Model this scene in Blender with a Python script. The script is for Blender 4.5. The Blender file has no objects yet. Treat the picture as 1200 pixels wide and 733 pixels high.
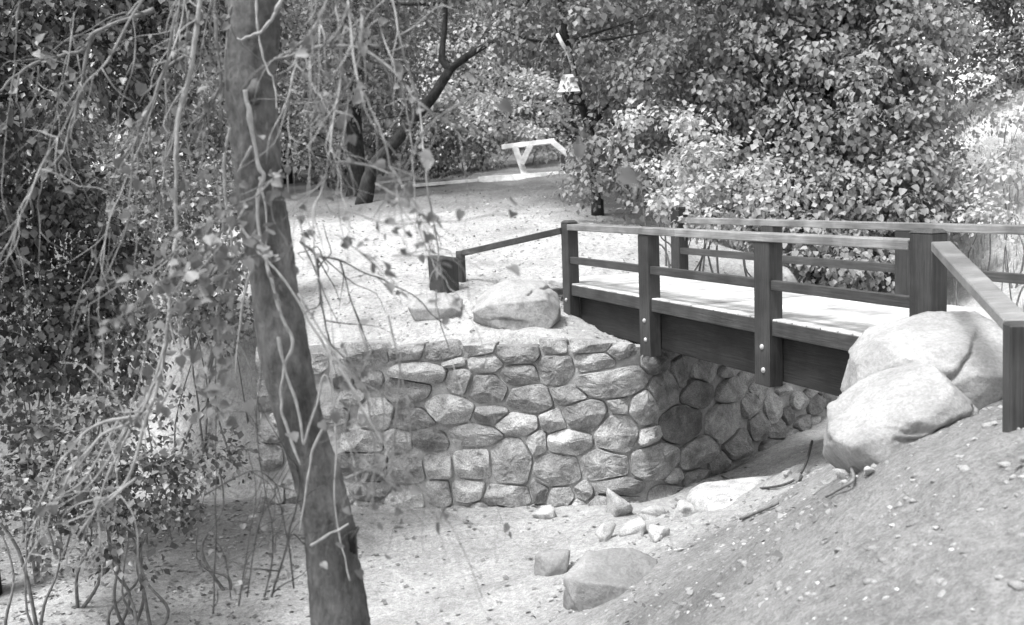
import bpy, math, random
import numpy as np
from mathutils import Vector, Matrix, noise

R = math.radians
rng = np.random.default_rng(7)
random.seed(7)
scene = bpy.context.scene
COL = scene.collection

# ------------------------------------------------------------------ camera
CAM_H, PITCH, ROLL, F = 1.1238, 0.09977, 0.04241, 1235.7     # metres, radians, photo pixels (1200 wide)
CX, CY = 600.0, 366.5
c_, s_ = math.cos(PITCH), math.sin(PITCH)
FWD = np.array([0, c_, -s_]); UP0 = np.array([0, s_, c_]); RT0 = np.array([1.0, 0, 0])
RT = math.cos(ROLL) * RT0 - math.sin(ROLL) * UP0
UP = math.sin(ROLL) * RT0 + math.cos(ROLL) * UP0
CAM = np.array([0, 0, CAM_H])

def ray(px, py):
    return FWD + RT * ((px - CX) / F) + UP * ((CY - py) / F)

def at(px, py, D):
    """world point D metres in front of the viewpoint in the photo's direction (px, py)"""
    return CAM + ray(px, py) * D

cam_d = bpy.data.cameras.new("camera")
cam_d.sensor_width = 36.0
cam_d.lens = F / 1200 * 36.0
cam_d.clip_start, cam_d.clip_end = 0.05, 500
cam_d.dof.use_dof = True
cam_d.dof.focus_distance = 11.0
cam_d.dof.aperture_fstop = 2.5
cam = bpy.data.objects.new("camera", cam_d)
COL.objects.link(cam)
Mx = Matrix(((RT[0], UP[0], -FWD[0], 0), (RT[1], UP[1], -FWD[1], 0), (RT[2], UP[2], -FWD[2], CAM_H), (0, 0, 0, 1)))
cam.matrix_world = Mx
scene.camera = cam

# ------------------------------------------------------------------ numpy value noise
_H = np.random.default_rng(99).random((64, 64, 64))
def vnoise(p):
    p = np.asarray(p, float)
    i = np.floor(p).astype(int); f = p - i; f = f * f * (3 - 2 * f)
    out = 0
    for dx in (0, 1):
        for dy in (0, 1):
            for dz in (0, 1):
                w = (f[..., 0] if dx else 1 - f[..., 0]) * (f[..., 1] if dy else 1 - f[..., 1]) * (f[..., 2] if dz else 1 - f[..., 2])
                out = out + w * _H[(i[..., 0] + dx) % 64, (i[..., 1] + dy) % 64, (i[..., 2] + dz) % 64]
    return out * 2 - 1

def fbm(p, octs=4, gain=.5):
    a, s, tot = 1.0, 0, 0
    p = np.asarray(p, float)
    for k in range(octs):
        s = s + a * vnoise(p * 2.03 ** k + 17.3 * k); tot += a; a *= gain
    return s / tot

# ------------------------------------------------------------------ materials (all neutral greys: the photograph is black and white)
def new_mat(name):
    m = bpy.data.materials.new(name); m.use_nodes = True
    nt = m.node_tree; nt.nodes.clear()
    out = nt.nodes.new("ShaderNodeOutputMaterial")
    b = nt.nodes.new("ShaderNodeBsdfPrincipled")
    nt.links.new(b.outputs[0], out.inputs[0])
    return m, nt, b, out

def N(nt, t, **kw):
    n = nt.nodes.new(t)
    for k, v in kw.items():
        if k in n.inputs: n.inputs[k].default_value = v
        else: setattr(n, k, v)
    return n

def ramp(nt, src, stops):
    r = nt.nodes.new("ShaderNodeValToRGB")
    el = r.color_ramp.elements
    while len(el) < len(stops): el.new(.5)
    for e, (p, v) in zip(el, stops):
        e.position = p; e.color = (v, v, v, 1)
    nt.links.new(src, r.inputs[0])
    return r.outputs[0]

def mix(nt, a, b, fac, mode='MIX'):
    m = nt.nodes.new("ShaderNodeMix"); m.data_type = 'RGBA'; m.blend_type = mode
    for k, v in ((0, fac), (6, a), (7, b)):
        s = m.inputs[k]
        if isinstance(v, (int, float)): s.default_value = v if k == 0 else (v, v, v, 1)
        else: nt.links.new(v, s)
    return m.outputs[2]

def bump(nt, b, h, strength, dist, prev=None):
    n = N(nt, "ShaderNodeBump", Strength=strength, Distance=dist)
    nt.links.new(h, n.inputs['Height'])
    if prev is not None: nt.links.new(prev.outputs[0], n.inputs['Normal'])
    nt.links.new(n.outputs[0], b.inputs['Normal'])
    return n

def noise_tex(nt, vec, scale, detail=6, rough=.6):
    n = N(nt, "ShaderNodeTexNoise", Scale=scale, Detail=detail, Roughness=rough)
    nt.links.new(vec, n.inputs['Vector'])
    return n.outputs['Fac']

def coords(nt, scale=(1, 1, 1), which='Object'):
    t = nt.nodes.new("ShaderNodeTexCoord")
    m = nt.nodes.new("ShaderNodeMapping"); m.inputs['Scale'].default_value = scale
    nt.links.new(t.outputs[which], m.inputs['Vector'])
    return m.outputs[0]

def wood_mat(name, lo, hi, rough=.55, axis='x', spec=.4):
    m, nt, b, out = new_mat(name)
    sc = {'x': (1.6, 40, 40), 'z': (40, 40, 1.6), 'y': (40, 1.6, 40)}[axis]
    v = coords(nt, sc)
    g = noise_tex(nt, v, 1.5, 8, .65)
    v2 = coords(nt)
    blot = noise_tex(nt, v2, 2.3, 4, .6)
    c1 = ramp(nt, g, [(.32, lo), (.7, hi)])
    c2 = ramp(nt, blot, [(.35, .62), (.65, 1.25)])
    isl = nt.nodes.new("ShaderNodeNewGeometry")
    c3 = ramp(nt, isl.outputs['Random Per Island'], [(0, .78), (1, 1.15)])
    col = mix(nt, mix(nt, c1, c2, 1.0, 'MULTIPLY'), c3, 1.0, 'MULTIPLY')
    nt.links.new(col, b.inputs['Base Color'])
    b.inputs['Roughness'].default_value = rough
    b.inputs['Specular IOR Level'].default_value = spec
    bump(nt, b, g, .5, .012)
    return m

def stone_mat(name, lo, mid, hi, scale=3.0, speck=.25, bumpd=.02, isl_amt=.3):
    m, nt, b, out = new_mat(name)
    v = coords(nt)
    big = noise_tex(nt, v, scale, 8, .62)
    fine = noise_tex(nt, v, scale * 14, 5, .7)
    vor = N(nt, "ShaderNodeTexVoronoi", Scale=scale * 3.2); nt.links.new(v, vor.inputs['Vector'])
    col = ramp(nt, big, [(.3, lo), (.5, mid), (.72, hi)])
    col = mix(nt, col, ramp(nt, fine, [(.36, 1 - speck), (.64, 1 + speck)]), 1.0, 'MULTIPLY')
    isl = nt.nodes.new("ShaderNodeNewGeometry")
    col = mix(nt, col, ramp(nt, isl.outputs['Random Per Island'], [(0, 1 - isl_amt), (1, 1 + isl_amt)]), 1.0, 'MULTIPLY')
    nt.links.new(col, b.inputs['Base Color'])
    b.inputs['Roughness'].default_value = .9
    b.inputs['Specular IOR Level'].default_value = .25
    h1 = bump(nt, b, big, .6, bumpd * 2.5)
    bump(nt, b, fine, .6, bumpd, h1)
    return m

def leaf_mat(name, lo, hi, rough=.4, trans=.25, spec=.5):
    m, nt, b, out = new_mat(name)
    isl = nt.nodes.new("ShaderNodeNewGeometry")
    col = ramp(nt, isl.outputs['Random Per Island'], [(0, lo), (.75, (lo + hi) / 2), (1, hi)])
    nt.links.new(col, b.inputs['Base Color'])
    b.inputs['Roughness'].default_value = rough
    b.inputs['Specular IOR Level'].default_value = spec
    t = nt.nodes.new("ShaderNodeBsdfTranslucent"); nt.links.new(col, t.inputs['Color'])
    mx = nt.nodes.new("ShaderNodeMixShader"); mx.inputs[0].default_value = trans
    nt.links.new(b.outputs[0], mx.inputs[1]); nt.links.new(t.outputs[0], mx.inputs[2])
    nt.links.new(mx.outputs[0], out.inputs[0])
    return m

def bark_mat(name, lo, hi, scale=1.0):
    m, nt, b, out = new_mat(name)
    g = noise_tex(nt, coords(nt, (17 * scale, 17 * scale, 7.0 * scale)), 1.0, 10, .75)
    patch = noise_tex(nt, coords(nt), 3.5 * scale, 4, .6)
    col = ramp(nt, g, [(.33, lo), (.68, hi)])
    col = mix(nt, col, ramp(nt, patch, [(.38, .65), (.62, 1.3)]), 1.0, 'MULTIPLY')
    nt.links.new(col, b.inputs['Base Color'])
    b.inputs['Roughness'].default_value = .9
    b.inputs['Specular IOR Level'].default_value = .2
    bump(nt, b, g, 1.0, .045)
    return m

def plain_mat(name, lo, hi, scale=8, rough=.8, spec=.3):
    m, nt, b, out = new_mat(name)
    g = noise_tex(nt, coords(nt), scale, 6, .6)
    nt.links.new(ramp(nt, g, [(.3, lo), (.7, hi)]), b.inputs['Base Color'])
    b.inputs['Roughness'].default_value = rough
    b.inputs['Specular IOR Level'].default_value = spec
    bump(nt, b, g, .3, .01)
    return m

M = {}
M['wood_dark'] = wood_mat('stained timber along', .03, .075, .5, 'x')
M['wood_beam'] = wood_mat('creosoted beam timber', .01, .032, .6, 'x', .3)
M['wood_post'] = wood_mat('stained timber upright', .026, .062, .55, 'z')
M['wood_deck'] = wood_mat('weathered deck boards', .4, .58, .75, 'y', .3)
M['wood_hand'] = wood_mat('worn handrail timber', .15, .27, .45, 'x')
M['wood_white'] = wood_mat('white painted timber', .62, .8, .6, 'x')
M['bolt'] = plain_mat('galvanised bolt head', .22, .5, 30, .45, .6)
M['stone'] = stone_mat('wall stone', .13, .26, .4, 4.2, .34, .02, .42)
M['mortar'] = stone_mat('lime mortar', .24, .32, .42, 5, .18, .012, 0)
M['boulder'] = stone_mat('granite boulder', .19, .29, .4, 2.6, .16, .02, 0)
M['boulder_grey'] = stone_mat('grey granite boulder', .14, .22, .3, 2.6, .16, .02, 0)
M['rock'] = stone_mat('loose rock', .2, .32, .44, 5, .3, .016, .25)
M['bark'] = bark_mat('grey brown bark', .07, .23)
M['bark_dark'] = bark_mat('dark bark', .015, .06)
M['twig'] = plain_mat('bare pale twig', .09, .21, 20)
M['twig_pale'] = plain_mat('sun bleached twig', .16, .34, 20)
M['vine'] = plain_mat('pale climbing stem', .2, .36, 25)
M['dead_wood'] = plain_mat('bleached dead wood', .5, .7, 15)
M['twig_dark'] = plain_mat('dark twig', .03, .09, 20)
M['leaf_ivy'] = leaf_mat('broad ivy leaf', .22, .38, .5, .3, .4)
M['leaf_pale'] = leaf_mat('pale dusty leaf', .36, .58, .5, .35, .3)
M['leaf_mid'] = leaf_mat('mid leaf', .12, .3, .5, .3, .4)
M['leaf_bright'] = leaf_mat('small bright glossy leaf', .1, .42, .35, .3, .6)
M['leaf_shrub'] = leaf_mat('dull shrub leaf', .04, .2, .4, .25, .5)
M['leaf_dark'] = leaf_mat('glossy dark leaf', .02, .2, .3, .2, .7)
M['leaf_near'] = leaf_mat('near soft leaf', .1, .22, .5, .3)
M['leaf_far'] = leaf_mat('far leaf', .12, .32, .5, .35)
M['grass'] = leaf_mat('dry grass blade', .32, .58, .6, .4)
M['pebble'] = stone_mat('pebble', .2, .34, .48, 20, .15, .004, .45)
M['litter'] = leaf_mat('dead leaf', .12, .36, .7, .1, .2)

# ground: earth kind and painted tree shade come from a per-vertex attribute (pale grit, brown earth, wood floor), broken up by noise
def ground_mat():
    m, nt, b, out = new_mat('earth')
    v = coords(nt)
    a = nt.nodes.new("ShaderNodeAttribute"); a.attribute_name = 'soil_shade'
    big = noise_tex(nt, v, 1.1, 7, .65)
    fine = noise_tex(nt, v, 16, 6, .72)
    grit = noise_tex(nt, v, 60, 4, .75)
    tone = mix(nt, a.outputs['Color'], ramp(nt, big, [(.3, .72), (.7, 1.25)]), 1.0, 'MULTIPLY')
    tone = mix(nt, tone, ramp(nt, fine, [(.34, .7), (.66, 1.22)]), 1.0, 'MULTIPLY')
    tone = mix(nt, tone, ramp(nt, grit, [(.36, .72), (.64, 1.2)]), 1.0, 'MULTIPLY')
    nt.links.new(tone, b.inputs['Base Color'])
    b.inputs['Roughness'].default_value = .95
    b.inputs['Specular IOR Level'].default_value = .15
    h = bump(nt, b, fine, .7, .05)
    bump(nt, b, grit, .7, .02, h)
    return m
M['earth'] = ground_mat()

def sstep(a, b, v):
    t = np.clip((v - a) / (b - a), 0, 1); return t * t * (3 - 2 * t)
def unit(v): return v / (np.linalg.norm(v, axis=-1, keepdims=True) + 1e-9)

# ------------------------------------------------------------------ object helpers
class MB:
    """collects vertices and faces of one mesh"""
    def __init__(s): s.v = []; s.f = []; s.n = 0
    def add(s, verts, faces):
        verts = np.asarray(verts, float)
        s.v.append(verts)
        s.f += [tuple(int(i) + s.n for i in f) for f in faces]
        s.n += len(verts)
        return s
    def box(s, a, b, bev=.006, jit=0.0):
        """box a..b with small chamfers on every edge"""
        a = np.array(a, float); b = np.array(b, float); c = (a + b) / 2; h = (b - a) / 2
        e = min(bev, h.min() * .45)
        vs = []; idx = {}
        for sx in (-1, 1):
            for sy in (-1, 1):
                for sz in (-1, 1):
                    sg = np.array([sx, sy, sz])
                    for ax in range(3):
                        o = h - e; o[ax] = h[ax]
                        idx[(sx, sy, sz, ax)] = len(vs); vs.append(c + sg * o)
        fs = []
        for ax in range(3):
            p, q = [(1, 2), (2, 0), (0, 1)][ax]
            for sg in (-1, 1):
                def K(sp, sq):
                    k = [0, 0, 0]; k[ax] = sg; k[p] = sp; k[q] = sq; return idx[(*k, ax)]
                f = [K(-1, -1), K(1, -1), K(1, 1), K(-1, 1)]
                fs.append(f if sg > 0 else f[::-1])
        for ax in range(3):            # edges parallel to ax
            p, q = [(1, 2), (2, 0), (0, 1)][ax]
            for sp in (-1, 1):
                for sq in (-1, 1):
                    def K(sa, w):
                        k = [0, 0, 0]; k[ax] = sa; k[p] = sp; k[q] = sq; return idx[(*k, w)]
                    f = [K(-1, p), K(1, p), K(1, q), K(-1, q)]
                    fs.append(f if sp * sq < 0 else f[::-1])
        for sx in (-1, 1):
            for sy in (-1, 1):
                for sz in (-1, 1):
                    f = [idx[(sx, sy, sz, k)] for k in range(3)]
                    fs.append(f if sx * sy * sz > 0 else f[::-1])
        vs = np.array(vs)
        if jit: vs = vs + rng.normal(0, jit, vs.shape)
        return s.add(vs, fs)
    def tube(s, pts, rad, sides=8, smooth=4, wob=0.0, cap=True):
        P, r = spline(pts, rad, smooth)
        n = len(P)
        T = np.gradient(P, axis=0); T /= np.linalg.norm(T, axis=1)[:, None] + 1e-9
        u = np.cross(T[0], [0.3, 0.9, 0.2]); u /= np.linalg.norm(u)
        vs = []
        ang = np.linspace(0, 2 * np.pi, sides, endpoint=False)
        for i in range(n):
            u = u - T[i] * (u @ T[i]); u /= np.linalg.norm(u) + 1e-9
            w = np.cross(T[i], u)
            rr = r[i] * (1 + wob * rng.normal(0, 1, sides)) if wob else r[i]
            vs.append(P[i] + (np.cos(ang) * rr)[:, None] * u + (np.sin(ang) * rr)[:, None] * w)
        vs = np.concatenate(vs)
        fs = []
        for i in range(n - 1):
            for k in range(sides):
                k2 = (k + 1) % sides
                fs.append((i * sides + k, i * sides + k2, (i + 1) * sides + k2, (i + 1) * sides + k))
        if cap:
            fs.append(tuple(range(sides))[::-1]); fs.append(tuple((n - 1) * sides + k for k in range(sides)))
        return s.add(vs, fs)
    def build(s, name, mat, parent=None, smooth=False):
        V = np.concatenate(s.v) if s.v else np.zeros((0, 3))
        return mesh_obj(name, V, s.f, mat, parent, smooth)

def spline(pts, rad, k):
    P = np.array(pts, float); n = len(P)
    r = np.interp(np.linspace(0, 1, n), np.linspace(0, 1, len(np.atleast_1d(rad))), np.atleast_1d(rad)) if np.size(rad) != n else np.array(rad, float)
    if k <= 1 or n < 3: return P, r
    Q = np.vstack([2 * P[0] - P[1], P, 2 * P[-1] - P[-2]])
    out, ro = [], []
    for i in range(n - 1):
        p0, p1, p2, p3 = Q[i], Q[i + 1], Q[i + 2], Q[i + 3]
        for j in range(k):
            t = j / k
            out.append(.5 * ((2 * p1) + (-p0 + p2) * t + (2 * p0 - 5 * p1 + 4 * p2 - p3) * t * t + (-p0 + 3 * p1 - 3 * p2 + p3) * t ** 3))
            ro.append(r[i] * (1 - t) + r[i + 1] * t)
    out.append(P[-1]); ro.append(r[-1])
    return np.array(out), np.array(ro)

def mesh_obj(name, V, faces, mat, parent=None, smooth=False, origin=None):
    me = bpy.data.meshes.new(name)
    V = np.asarray(V, float)
    if origin is not None: V = V - np.asarray(origin)
    if isinstance(faces, np.ndarray):
        nf, k = faces.shape
        me.vertices.add(len(V)); me.vertices.foreach_set('co', V.astype(np.float32).ravel())
        me.loops.add(nf * k); me.loops.foreach_set('vertex_index', faces.astype(np.int32).ravel())
        me.polygons.add(nf)
        me.polygons.foreach_set('loop_start', np.arange(0, nf * k, k, dtype=np.int32))
        me.polygons.foreach_set('loop_total', np.full(nf, k, dtype=np.int32))
        me.update(calc_edges=True)
    else:
        me.from_pydata(V.tolist(), [], faces); me.update()
    if smooth: me.polygons.foreach_set('use_smooth', np.ones(len(me.polygons), bool))
    me.materials.append(M[mat] if isinstance(mat, str) else mat)
    o = bpy.data.objects.new(name, me); COL.objects.link(o)
    if origin is not None: o.location = origin
    if parent is not None:
        o.parent = parent
        if origin is None and parent.get('_world', 0):
            o.matrix_parent_inverse = parent_inv(parent)
    return o

def parent_inv(p):
    return (Matrix.LocRotScale(p.location, p.rotation_euler, p.scale)).inverted()

def empty(name, loc, label, cat, group=None, rot=(0, 0, 0), world=True):
    """an Empty at the thing's base; with world=True its parts are given in world coordinates"""
    o = bpy.data.objects.new(name, None); COL.objects.link(o)
    o.location = Vector([float(x) for x in loc]); o.rotation_euler = rot
    o.empty_display_size = .2
    if world: o['_world'] = 1
    tag(o, label, cat, group)
    return o

def tag(o, label=None, cat=None, group=None, kind=None):
    if label: o['label'] = label
    if cat: o['category'] = cat
    if group: o['group'] = group
    if kind: o['kind'] = kind
    return o

# ------------------------------------------------------------------ terrain
def tps(pts):
    P = np.array(pts, float); X, Z = P[:, :2], P[:, 2]
    n = len(P)
    d = np.linalg.norm(X[:, None] - X[None], axis=2)
    K = np.where(d > 0, d ** 2 * np.log(d + 1e-12), 0) + np.eye(n) * .02
    A = np.zeros((n + 3, n + 3)); A[:n, :n] = K; A[:n, n] = 1; A[:n, n + 1:] = X; A[n, :n] = 1; A[n + 1:, :n] = X.T
    w = np.linalg.solve(A, np.concatenate([Z, [0, 0, 0]]))
    def f(x, y):
        x = np.asarray(x, float); y = np.asarray(y, float)
        out = w[n] + w[n + 1] * x + w[n + 2] * y
        for i in range(n):
            dd = (x - X[i, 0]) ** 2 + (y - X[i, 1]) ** 2
            out = out + w[i] * .5 * dd * np.log(dd + 1e-12)
        return out
    return f

LOW = tps([(-14, 10.5, -2.9), (-8, 10.5, -2.85), (-3, 10.5, -2.72), (-3, 13.3, -2.68), (0, 11, -2.62), (0, 12.6, -2.62), (1.4, 12.3, -2.52),
           (.3, 9.6, -2.42), (1.21, 7.9, -1.75), (1.94, 8, -1.48), (2.6, 9, -1.32), (3.2, 11, -1.58), (3.8, 13, -1.95), (2.43, 10, -1.8), (2.9, 12, -2.12), (1.6, 8, -1.62), (2.0, 10, -1.98), (2.4, 12, -2.34), (2.9, 13.8, -2.5), (4.4, 15.6, -2.42),
           (2.2, 6.9, -.72), (3.1, 7, -.38), (2.6, 5.5, -.2), (1.8, 3.8, -.5), (1.4, 5.8, -1.05), (0, 0, -.35), (3, 0, -.2), (-3, 0, -.8),
           (-1.0, 4.8, -2.0), (-2.5, 5.5, -2.3), (0, 6, -2.1), (.6, 7.2, -2.05), (-5, 5, -2.3), (-10, 4, -2.3), (-5, 8, -2.65), (0, 3, -1.1),
           (3.5, 8.8, -.75), (4.3, 7.9, -.16), (5.3, 8.2, -.1), (4.9, 7.8, -.12), (3.75, 7.35, -.2), (4.9, 9.4, -.5), (6, 7, 0), (6, 4, 0), (8, 9.5, .3), (10, 7, .5), (4.8, 10.5, -1.0), (5.4, 12.5, -1.7),
           (6, 15, -2.3), (7.4, 13.0, -.9), (7.2, 19, -1.7), (9, 21.5, -.5), (9.5, 15.5, .1), (12.5, 18, 1.2), (6.5, 11, .0), (9, 12, 1.0), (12, 14, 2.0), (14, 20, 3.5), (12, 22, 2.4),
           (18, 30, 6), (14, 30, 4.2), (0, -12, 0), (20, -12, 1), (-20, -12, -.5), (-40, 12, -2.8), (22, 10, 3), (22, 60, 16), (50, 60, 18), (50, 10, 6), (-20, 16, -2)])
HIGH = tps([(-3, 14.4, -.62), (-1.5, 14.0, -.6), (0, 13.5, -.58), (1.2, 13.25, -.62), (.7, 14.6, -.45), (1.6, 15.0, -.72), (1.9, 14.0, -.76), (2.4, 15.0, -.74), (3.6, 17, -.45),
            (1.45, 16.1, -.06), (2.5, 16.4, -.06), (3.4, 16.2, -.12), (-.94, 15.5, -.1), (-2.5, 15.5, -.18), (-4, 16, -.4), (4.5, 17.6, -.25), (5.7, 20, -.35), (6.8, 21, -.4),
            (0, 18, .22), (3, 19, .42), (-3, 22, .85), (3, 24, 1.25), (0, 30, 2.05), (8, 30, 2.8), (-8, 30, 1.7), (-8, 20, .3), (-8, 16, -.8), (-14, 18, -.4),
            (0, 40, 3.6), (20, 40, 6.5), (-20, 40, 3.2), (10, 22, 2.5), (14, 20, 3.5), (0, 62, 15), (-30, 62, 15), (30, 62, 17), (-50, 20, 1), (50, 30, 9), (-50, 62, 15)])
C0 = np.array([1.45, 12.75]); L0 = np.array([-3.4, 13.95]); E0 = np.array([2.65, 14.0]); D0 = np.array([5.1, 17.1])
WALL_LINE = np.array([(-60, 26), (-14, 17.2), (-6, 14.75), L0, C0, E0, D0, (7.2, 20.2), (9.5, 23), (12, 27), (14, 33), (16, 60)], float)
WALL_W = np.array([4, 4, 2.4, .3, .3, .3, .4, 2.0, 3, 4, 6, 8], float)

def wall_dist(x, y):
    """signed distance behind the wall line (+ = uphill side) and the width of the step there"""
    x = np.asarray(x, float); y = np.asarray(y, float)
    best = np.full(x.shape, 1e9); sg = np.zeros(x.shape); wd = np.ones(x.shape)
    for i in range(len(WALL_LINE) - 1):
        a, b = WALL_LINE[i], WALL_LINE[i + 1]; ab = b - a; L2 = ab @ ab
        t = np.clip(((x - a[0]) * ab[0] + (y - a[1]) * ab[1]) / L2, 0, 1)
        dx = x - a[0] - t * ab[0]; dy = y - a[1] - t * ab[1]
        d = np.hypot(dx, dy)
        cr = ab[0] * (y - a[1]) - ab[1] * (x - a[0])
        m = d < best - 1e-9
        best = np.where(m, d, best); sg = np.where(m, np.sign(cr), sg)
        wd = np.where(m, WALL_W[i] * (1 - t) + WALL_W[i + 1] * t, wd)
    return best * sg, wd

def ground_z(x, y, fine=True):
    x = np.asarray(x, float); y = np.asarray(y, float)
    s, w = wall_dist(x, y)
    t = np.clip((s - .12) / w, 0, 1); t = t * t * (3 - 2 * t)
    z = LOW(x, y) * (1 - t) + HIGH(x, y) * t
    if fine:
        p = np.stack([x, y, np.zeros_like(x)], -1)
        z = z + .07 * fbm(p * .9, 3) + .045 * fbm(p * 3.6 + 9, 4, .6) + .016 * fbm(p * 13 + 3, 3, .6)
    return z

def gz(x, y): return float(ground_z(np.array([x]), np.array([y]))[0])

def gh(px, py, d0=3.0, d1=70.0):
    """the ground point the photo shows at (px, py)"""
    D = np.linspace(d0, d1, 2400)
    P = CAM + ray(px, py) * D[:, None]
    below = P[:, 2] < ground_z(P[:, 0], P[:, 1])
    if not below.any(): return P[-1]
    i = int(np.argmax(below))
    return P[max(i - 1, 0)]

def axis(segs):
    out = []
    for a, b, st in segs: out += list(np.arange(a, b, st))
    out.append(segs[-1][1]); return np.array(out)
gx = axis([(-70, -20, 2.0), (-20, -6, .4), (-6, -3.6, .12), (-3.6, 5.4, .05), (5.4, 9, .12), (9, 20, .4), (20, 70, 2.0)])
gy = axis([(-15, 2, .7), (2, 5, .15), (5, 9, .07), (9, 15.5, .05), (15.5, 20, .1), (20, 36, .25), (36, 72, 1.2)])
GX, GY = np.meshgrid(gx, gy)
GZ = ground_z(GX.ravel(), GY.ravel())
nx, ny = len(gx), len(gy)
idx = np.arange(nx * ny).reshape(ny, nx)
quads = np.stack([idx[:-1, :-1], idx[:-1, 1:], idx[1:, 1:], idx[1:, :-1]], -1).reshape(-1, 4)
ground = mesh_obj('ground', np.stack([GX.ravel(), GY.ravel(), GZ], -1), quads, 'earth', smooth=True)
tag(ground, 'pale trodden earth of the gully, its banks and the clearing', None, None, 'structure')
# earth kinds, with tree shade painted in
x, y = GX.ravel(), GY.ravel()
sd, _ = wall_dist(x, y)
nz = fbm(np.stack([x * .45, y * .45, x * 0], -1), 4)
soil_shade = np.full(x.shape, .37)
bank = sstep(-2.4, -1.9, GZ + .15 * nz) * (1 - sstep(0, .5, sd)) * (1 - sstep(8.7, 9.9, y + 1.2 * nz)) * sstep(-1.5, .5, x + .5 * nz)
soil_shade = soil_shade * (1 - bank) + .25 * bank
left_shade = sstep(1.6, 3.6, -x + 1.2 * nz) * (1 - sstep(-.5, .5, sd)); left_shade = left_shade * sstep(9.6, 13.2, y + 2.2 * nz); soil_shade = soil_shade * (1 - left_shade) + .19 * left_shade  # shade of the overhanging trees painted into the left gully floor
up = sstep(.0, .6, sd); soil_shade = soil_shade * (1 - up) + .4 * up
tree_shade = sstep(20.5, 24.5, y + 2.2 * nz + .1 * x) * up; soil_shade = soil_shade * (1 - tree_shade) + .17 * tree_shade  # tree-shaded band across the back of the clearing, painted as darker ground
wood = sstep(35, 40, y + 3 * nz) ; soil_shade = soil_shade * (1 - wood) + .07 * wood
lw = sstep(5.0, 8.5, -x + 2 * nz) * sstep(11.5, 14, y); soil_shade = soil_shade * (1 - lw) + .13 * lw
rh = sstep(7.5, 9.5, x + .8 * nz) * sstep(8, 11, y); soil_shade = soil_shade * (1 - rh) + .5 * rh
at_ = ground.data.attributes.new('soil_shade', 'FLOAT_COLOR', 'POINT')
colr = np.stack([soil_shade, soil_shade, soil_shade, np.ones_like(soil_shade)], -1)
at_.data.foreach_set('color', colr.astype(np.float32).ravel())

# ------------------------------------------------------------------ footbridge (local axes: x along towards the near bank, y across, z up)
YAW = -1.22124
O = np.array([.83302, 14.82034, 0.0])
bridge = empty('footbridge', O, 'dark timber footbridge with railings and pale plank deck spanning the gully', 'footbridge', None, (0, .0171, YAW), world=False)
BM = Matrix.LocRotScale(Vector(O), bridge.rotation_euler, None)
def bw(u, v, w): return np.array(BM @ Vector((u, v, w)))
W = 2.0; HR = .85
U_END = 7.25
UP_POST = [(-.20, .24), (2.17, .26), (4.668, .26), (6.87, .25)]          # near side: left edge and width along u
UF_POST = [(-.743, .26), (1.70, .26), (4.27, .26), (6.75, .26)]
# deck: one mesh of cross planks
mb = MB(); u = -1.0; k = 0
while u < U_END:
    wd = rng.uniform(.2, .26)
    mb.box((u, .012, -.055 + rng.uniform(-.002, .004)), (u + wd - .017, W + .10 + rng.uniform(-.008, .008), .012 + rng.uniform(-.005, .004)), .006)
    u += wd + .0
deck = mb.build('deck', 'wood_deck', bridge)
# joists hidden under the planks and the outer beams
def beam(v0, v1, u0, u1, nm):
    m = MB(); m.box((u0, v0, -.62), (u1, v1, -.062), .012)
    return m.build(nm, 'wood_beam', bridge)
beam(.135, .36, .02, U_END - .1, 'beam')
beam(W - .16, W + .02, -.4, U_END - .1, 'beam')
def posts(side, lst):
    for i, (u0, wd) in enumerate(lst):
        end = (side == 0 and i in (0, 3)) or (side == 1 and i in (0, 3))
        v0, v1 = ((-.03, .13) if side == 0 else (W + .02, W + .18))
        top = HR - .085 if not end else (HR + .085 if side == 0 and i else HR + .05 if side == 0 else HR + .15)
        bot = -.66 if not (side == 0 and i == 3) else -.5
        if side == 0 and i == 1: bot = -.70
        m = MB()
        if end:
            m.box((u0, v0, bot), (u0 + wd, v1, top - .03), .008)
            a, b, e = u0 - .004, u0 + wd + .004, .035
            vs = [(a, v0 - .004, top - .03), (b, v0 - .004, top - .03), (b, v1 + .004, top - .03), (a, v1 + .004, top - .03),
                  (a + e, v0 + e, top), (b - e, v0 + e, top), (b - e, v1 - e, top), (a + e, v1 - e, top)]
            vs = [(p[0], p[1], p[2] + .002) for p in vs]
            m.add(vs, [(4, 5, 6, 7), (0, 1, 5, 4), (1, 2, 6, 5), (2, 3, 7, 6), (3, 0, 4, 7), (3, 2, 1, 0)])
        else:
            m.box((u0, v0, bot), (u0 + wd, v1, top), .008)
        po = m.build('post', 'wood_post', bridge)
        if side == 0 and i < 3:
            for zb in ((-.27, -.5) if i else (-.22,)):
                q = MB(); cu = u0 + wd / 2 + (.01 if zb > -.4 else .03); ang = np.linspace(0, 2 * np.pi, 12, endpoint=False)
                rings = [(.029, 0), (.028, -.008), (.02, -.018), (.007, -.022)]
                vs = np.concatenate([np.stack([cu + r * np.cos(ang), np.full(12, v0 + dv), zb + r * np.sin(ang)], -1) for r, dv in rings])
                fs = [(j * 12 + k, j * 12 + (k + 1) % 12, (j + 1) * 12 + (k + 1) % 12, (j + 1) * 12 + k) for j in range(3) for k in range(12)]
                fs.append(tuple(36 + k for k in range(12)))
                q.add(vs, fs); q.build('bolt', 'bolt', po, smooth=True)
posts(0, UP_POST); posts(1, UF_POST)
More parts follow.
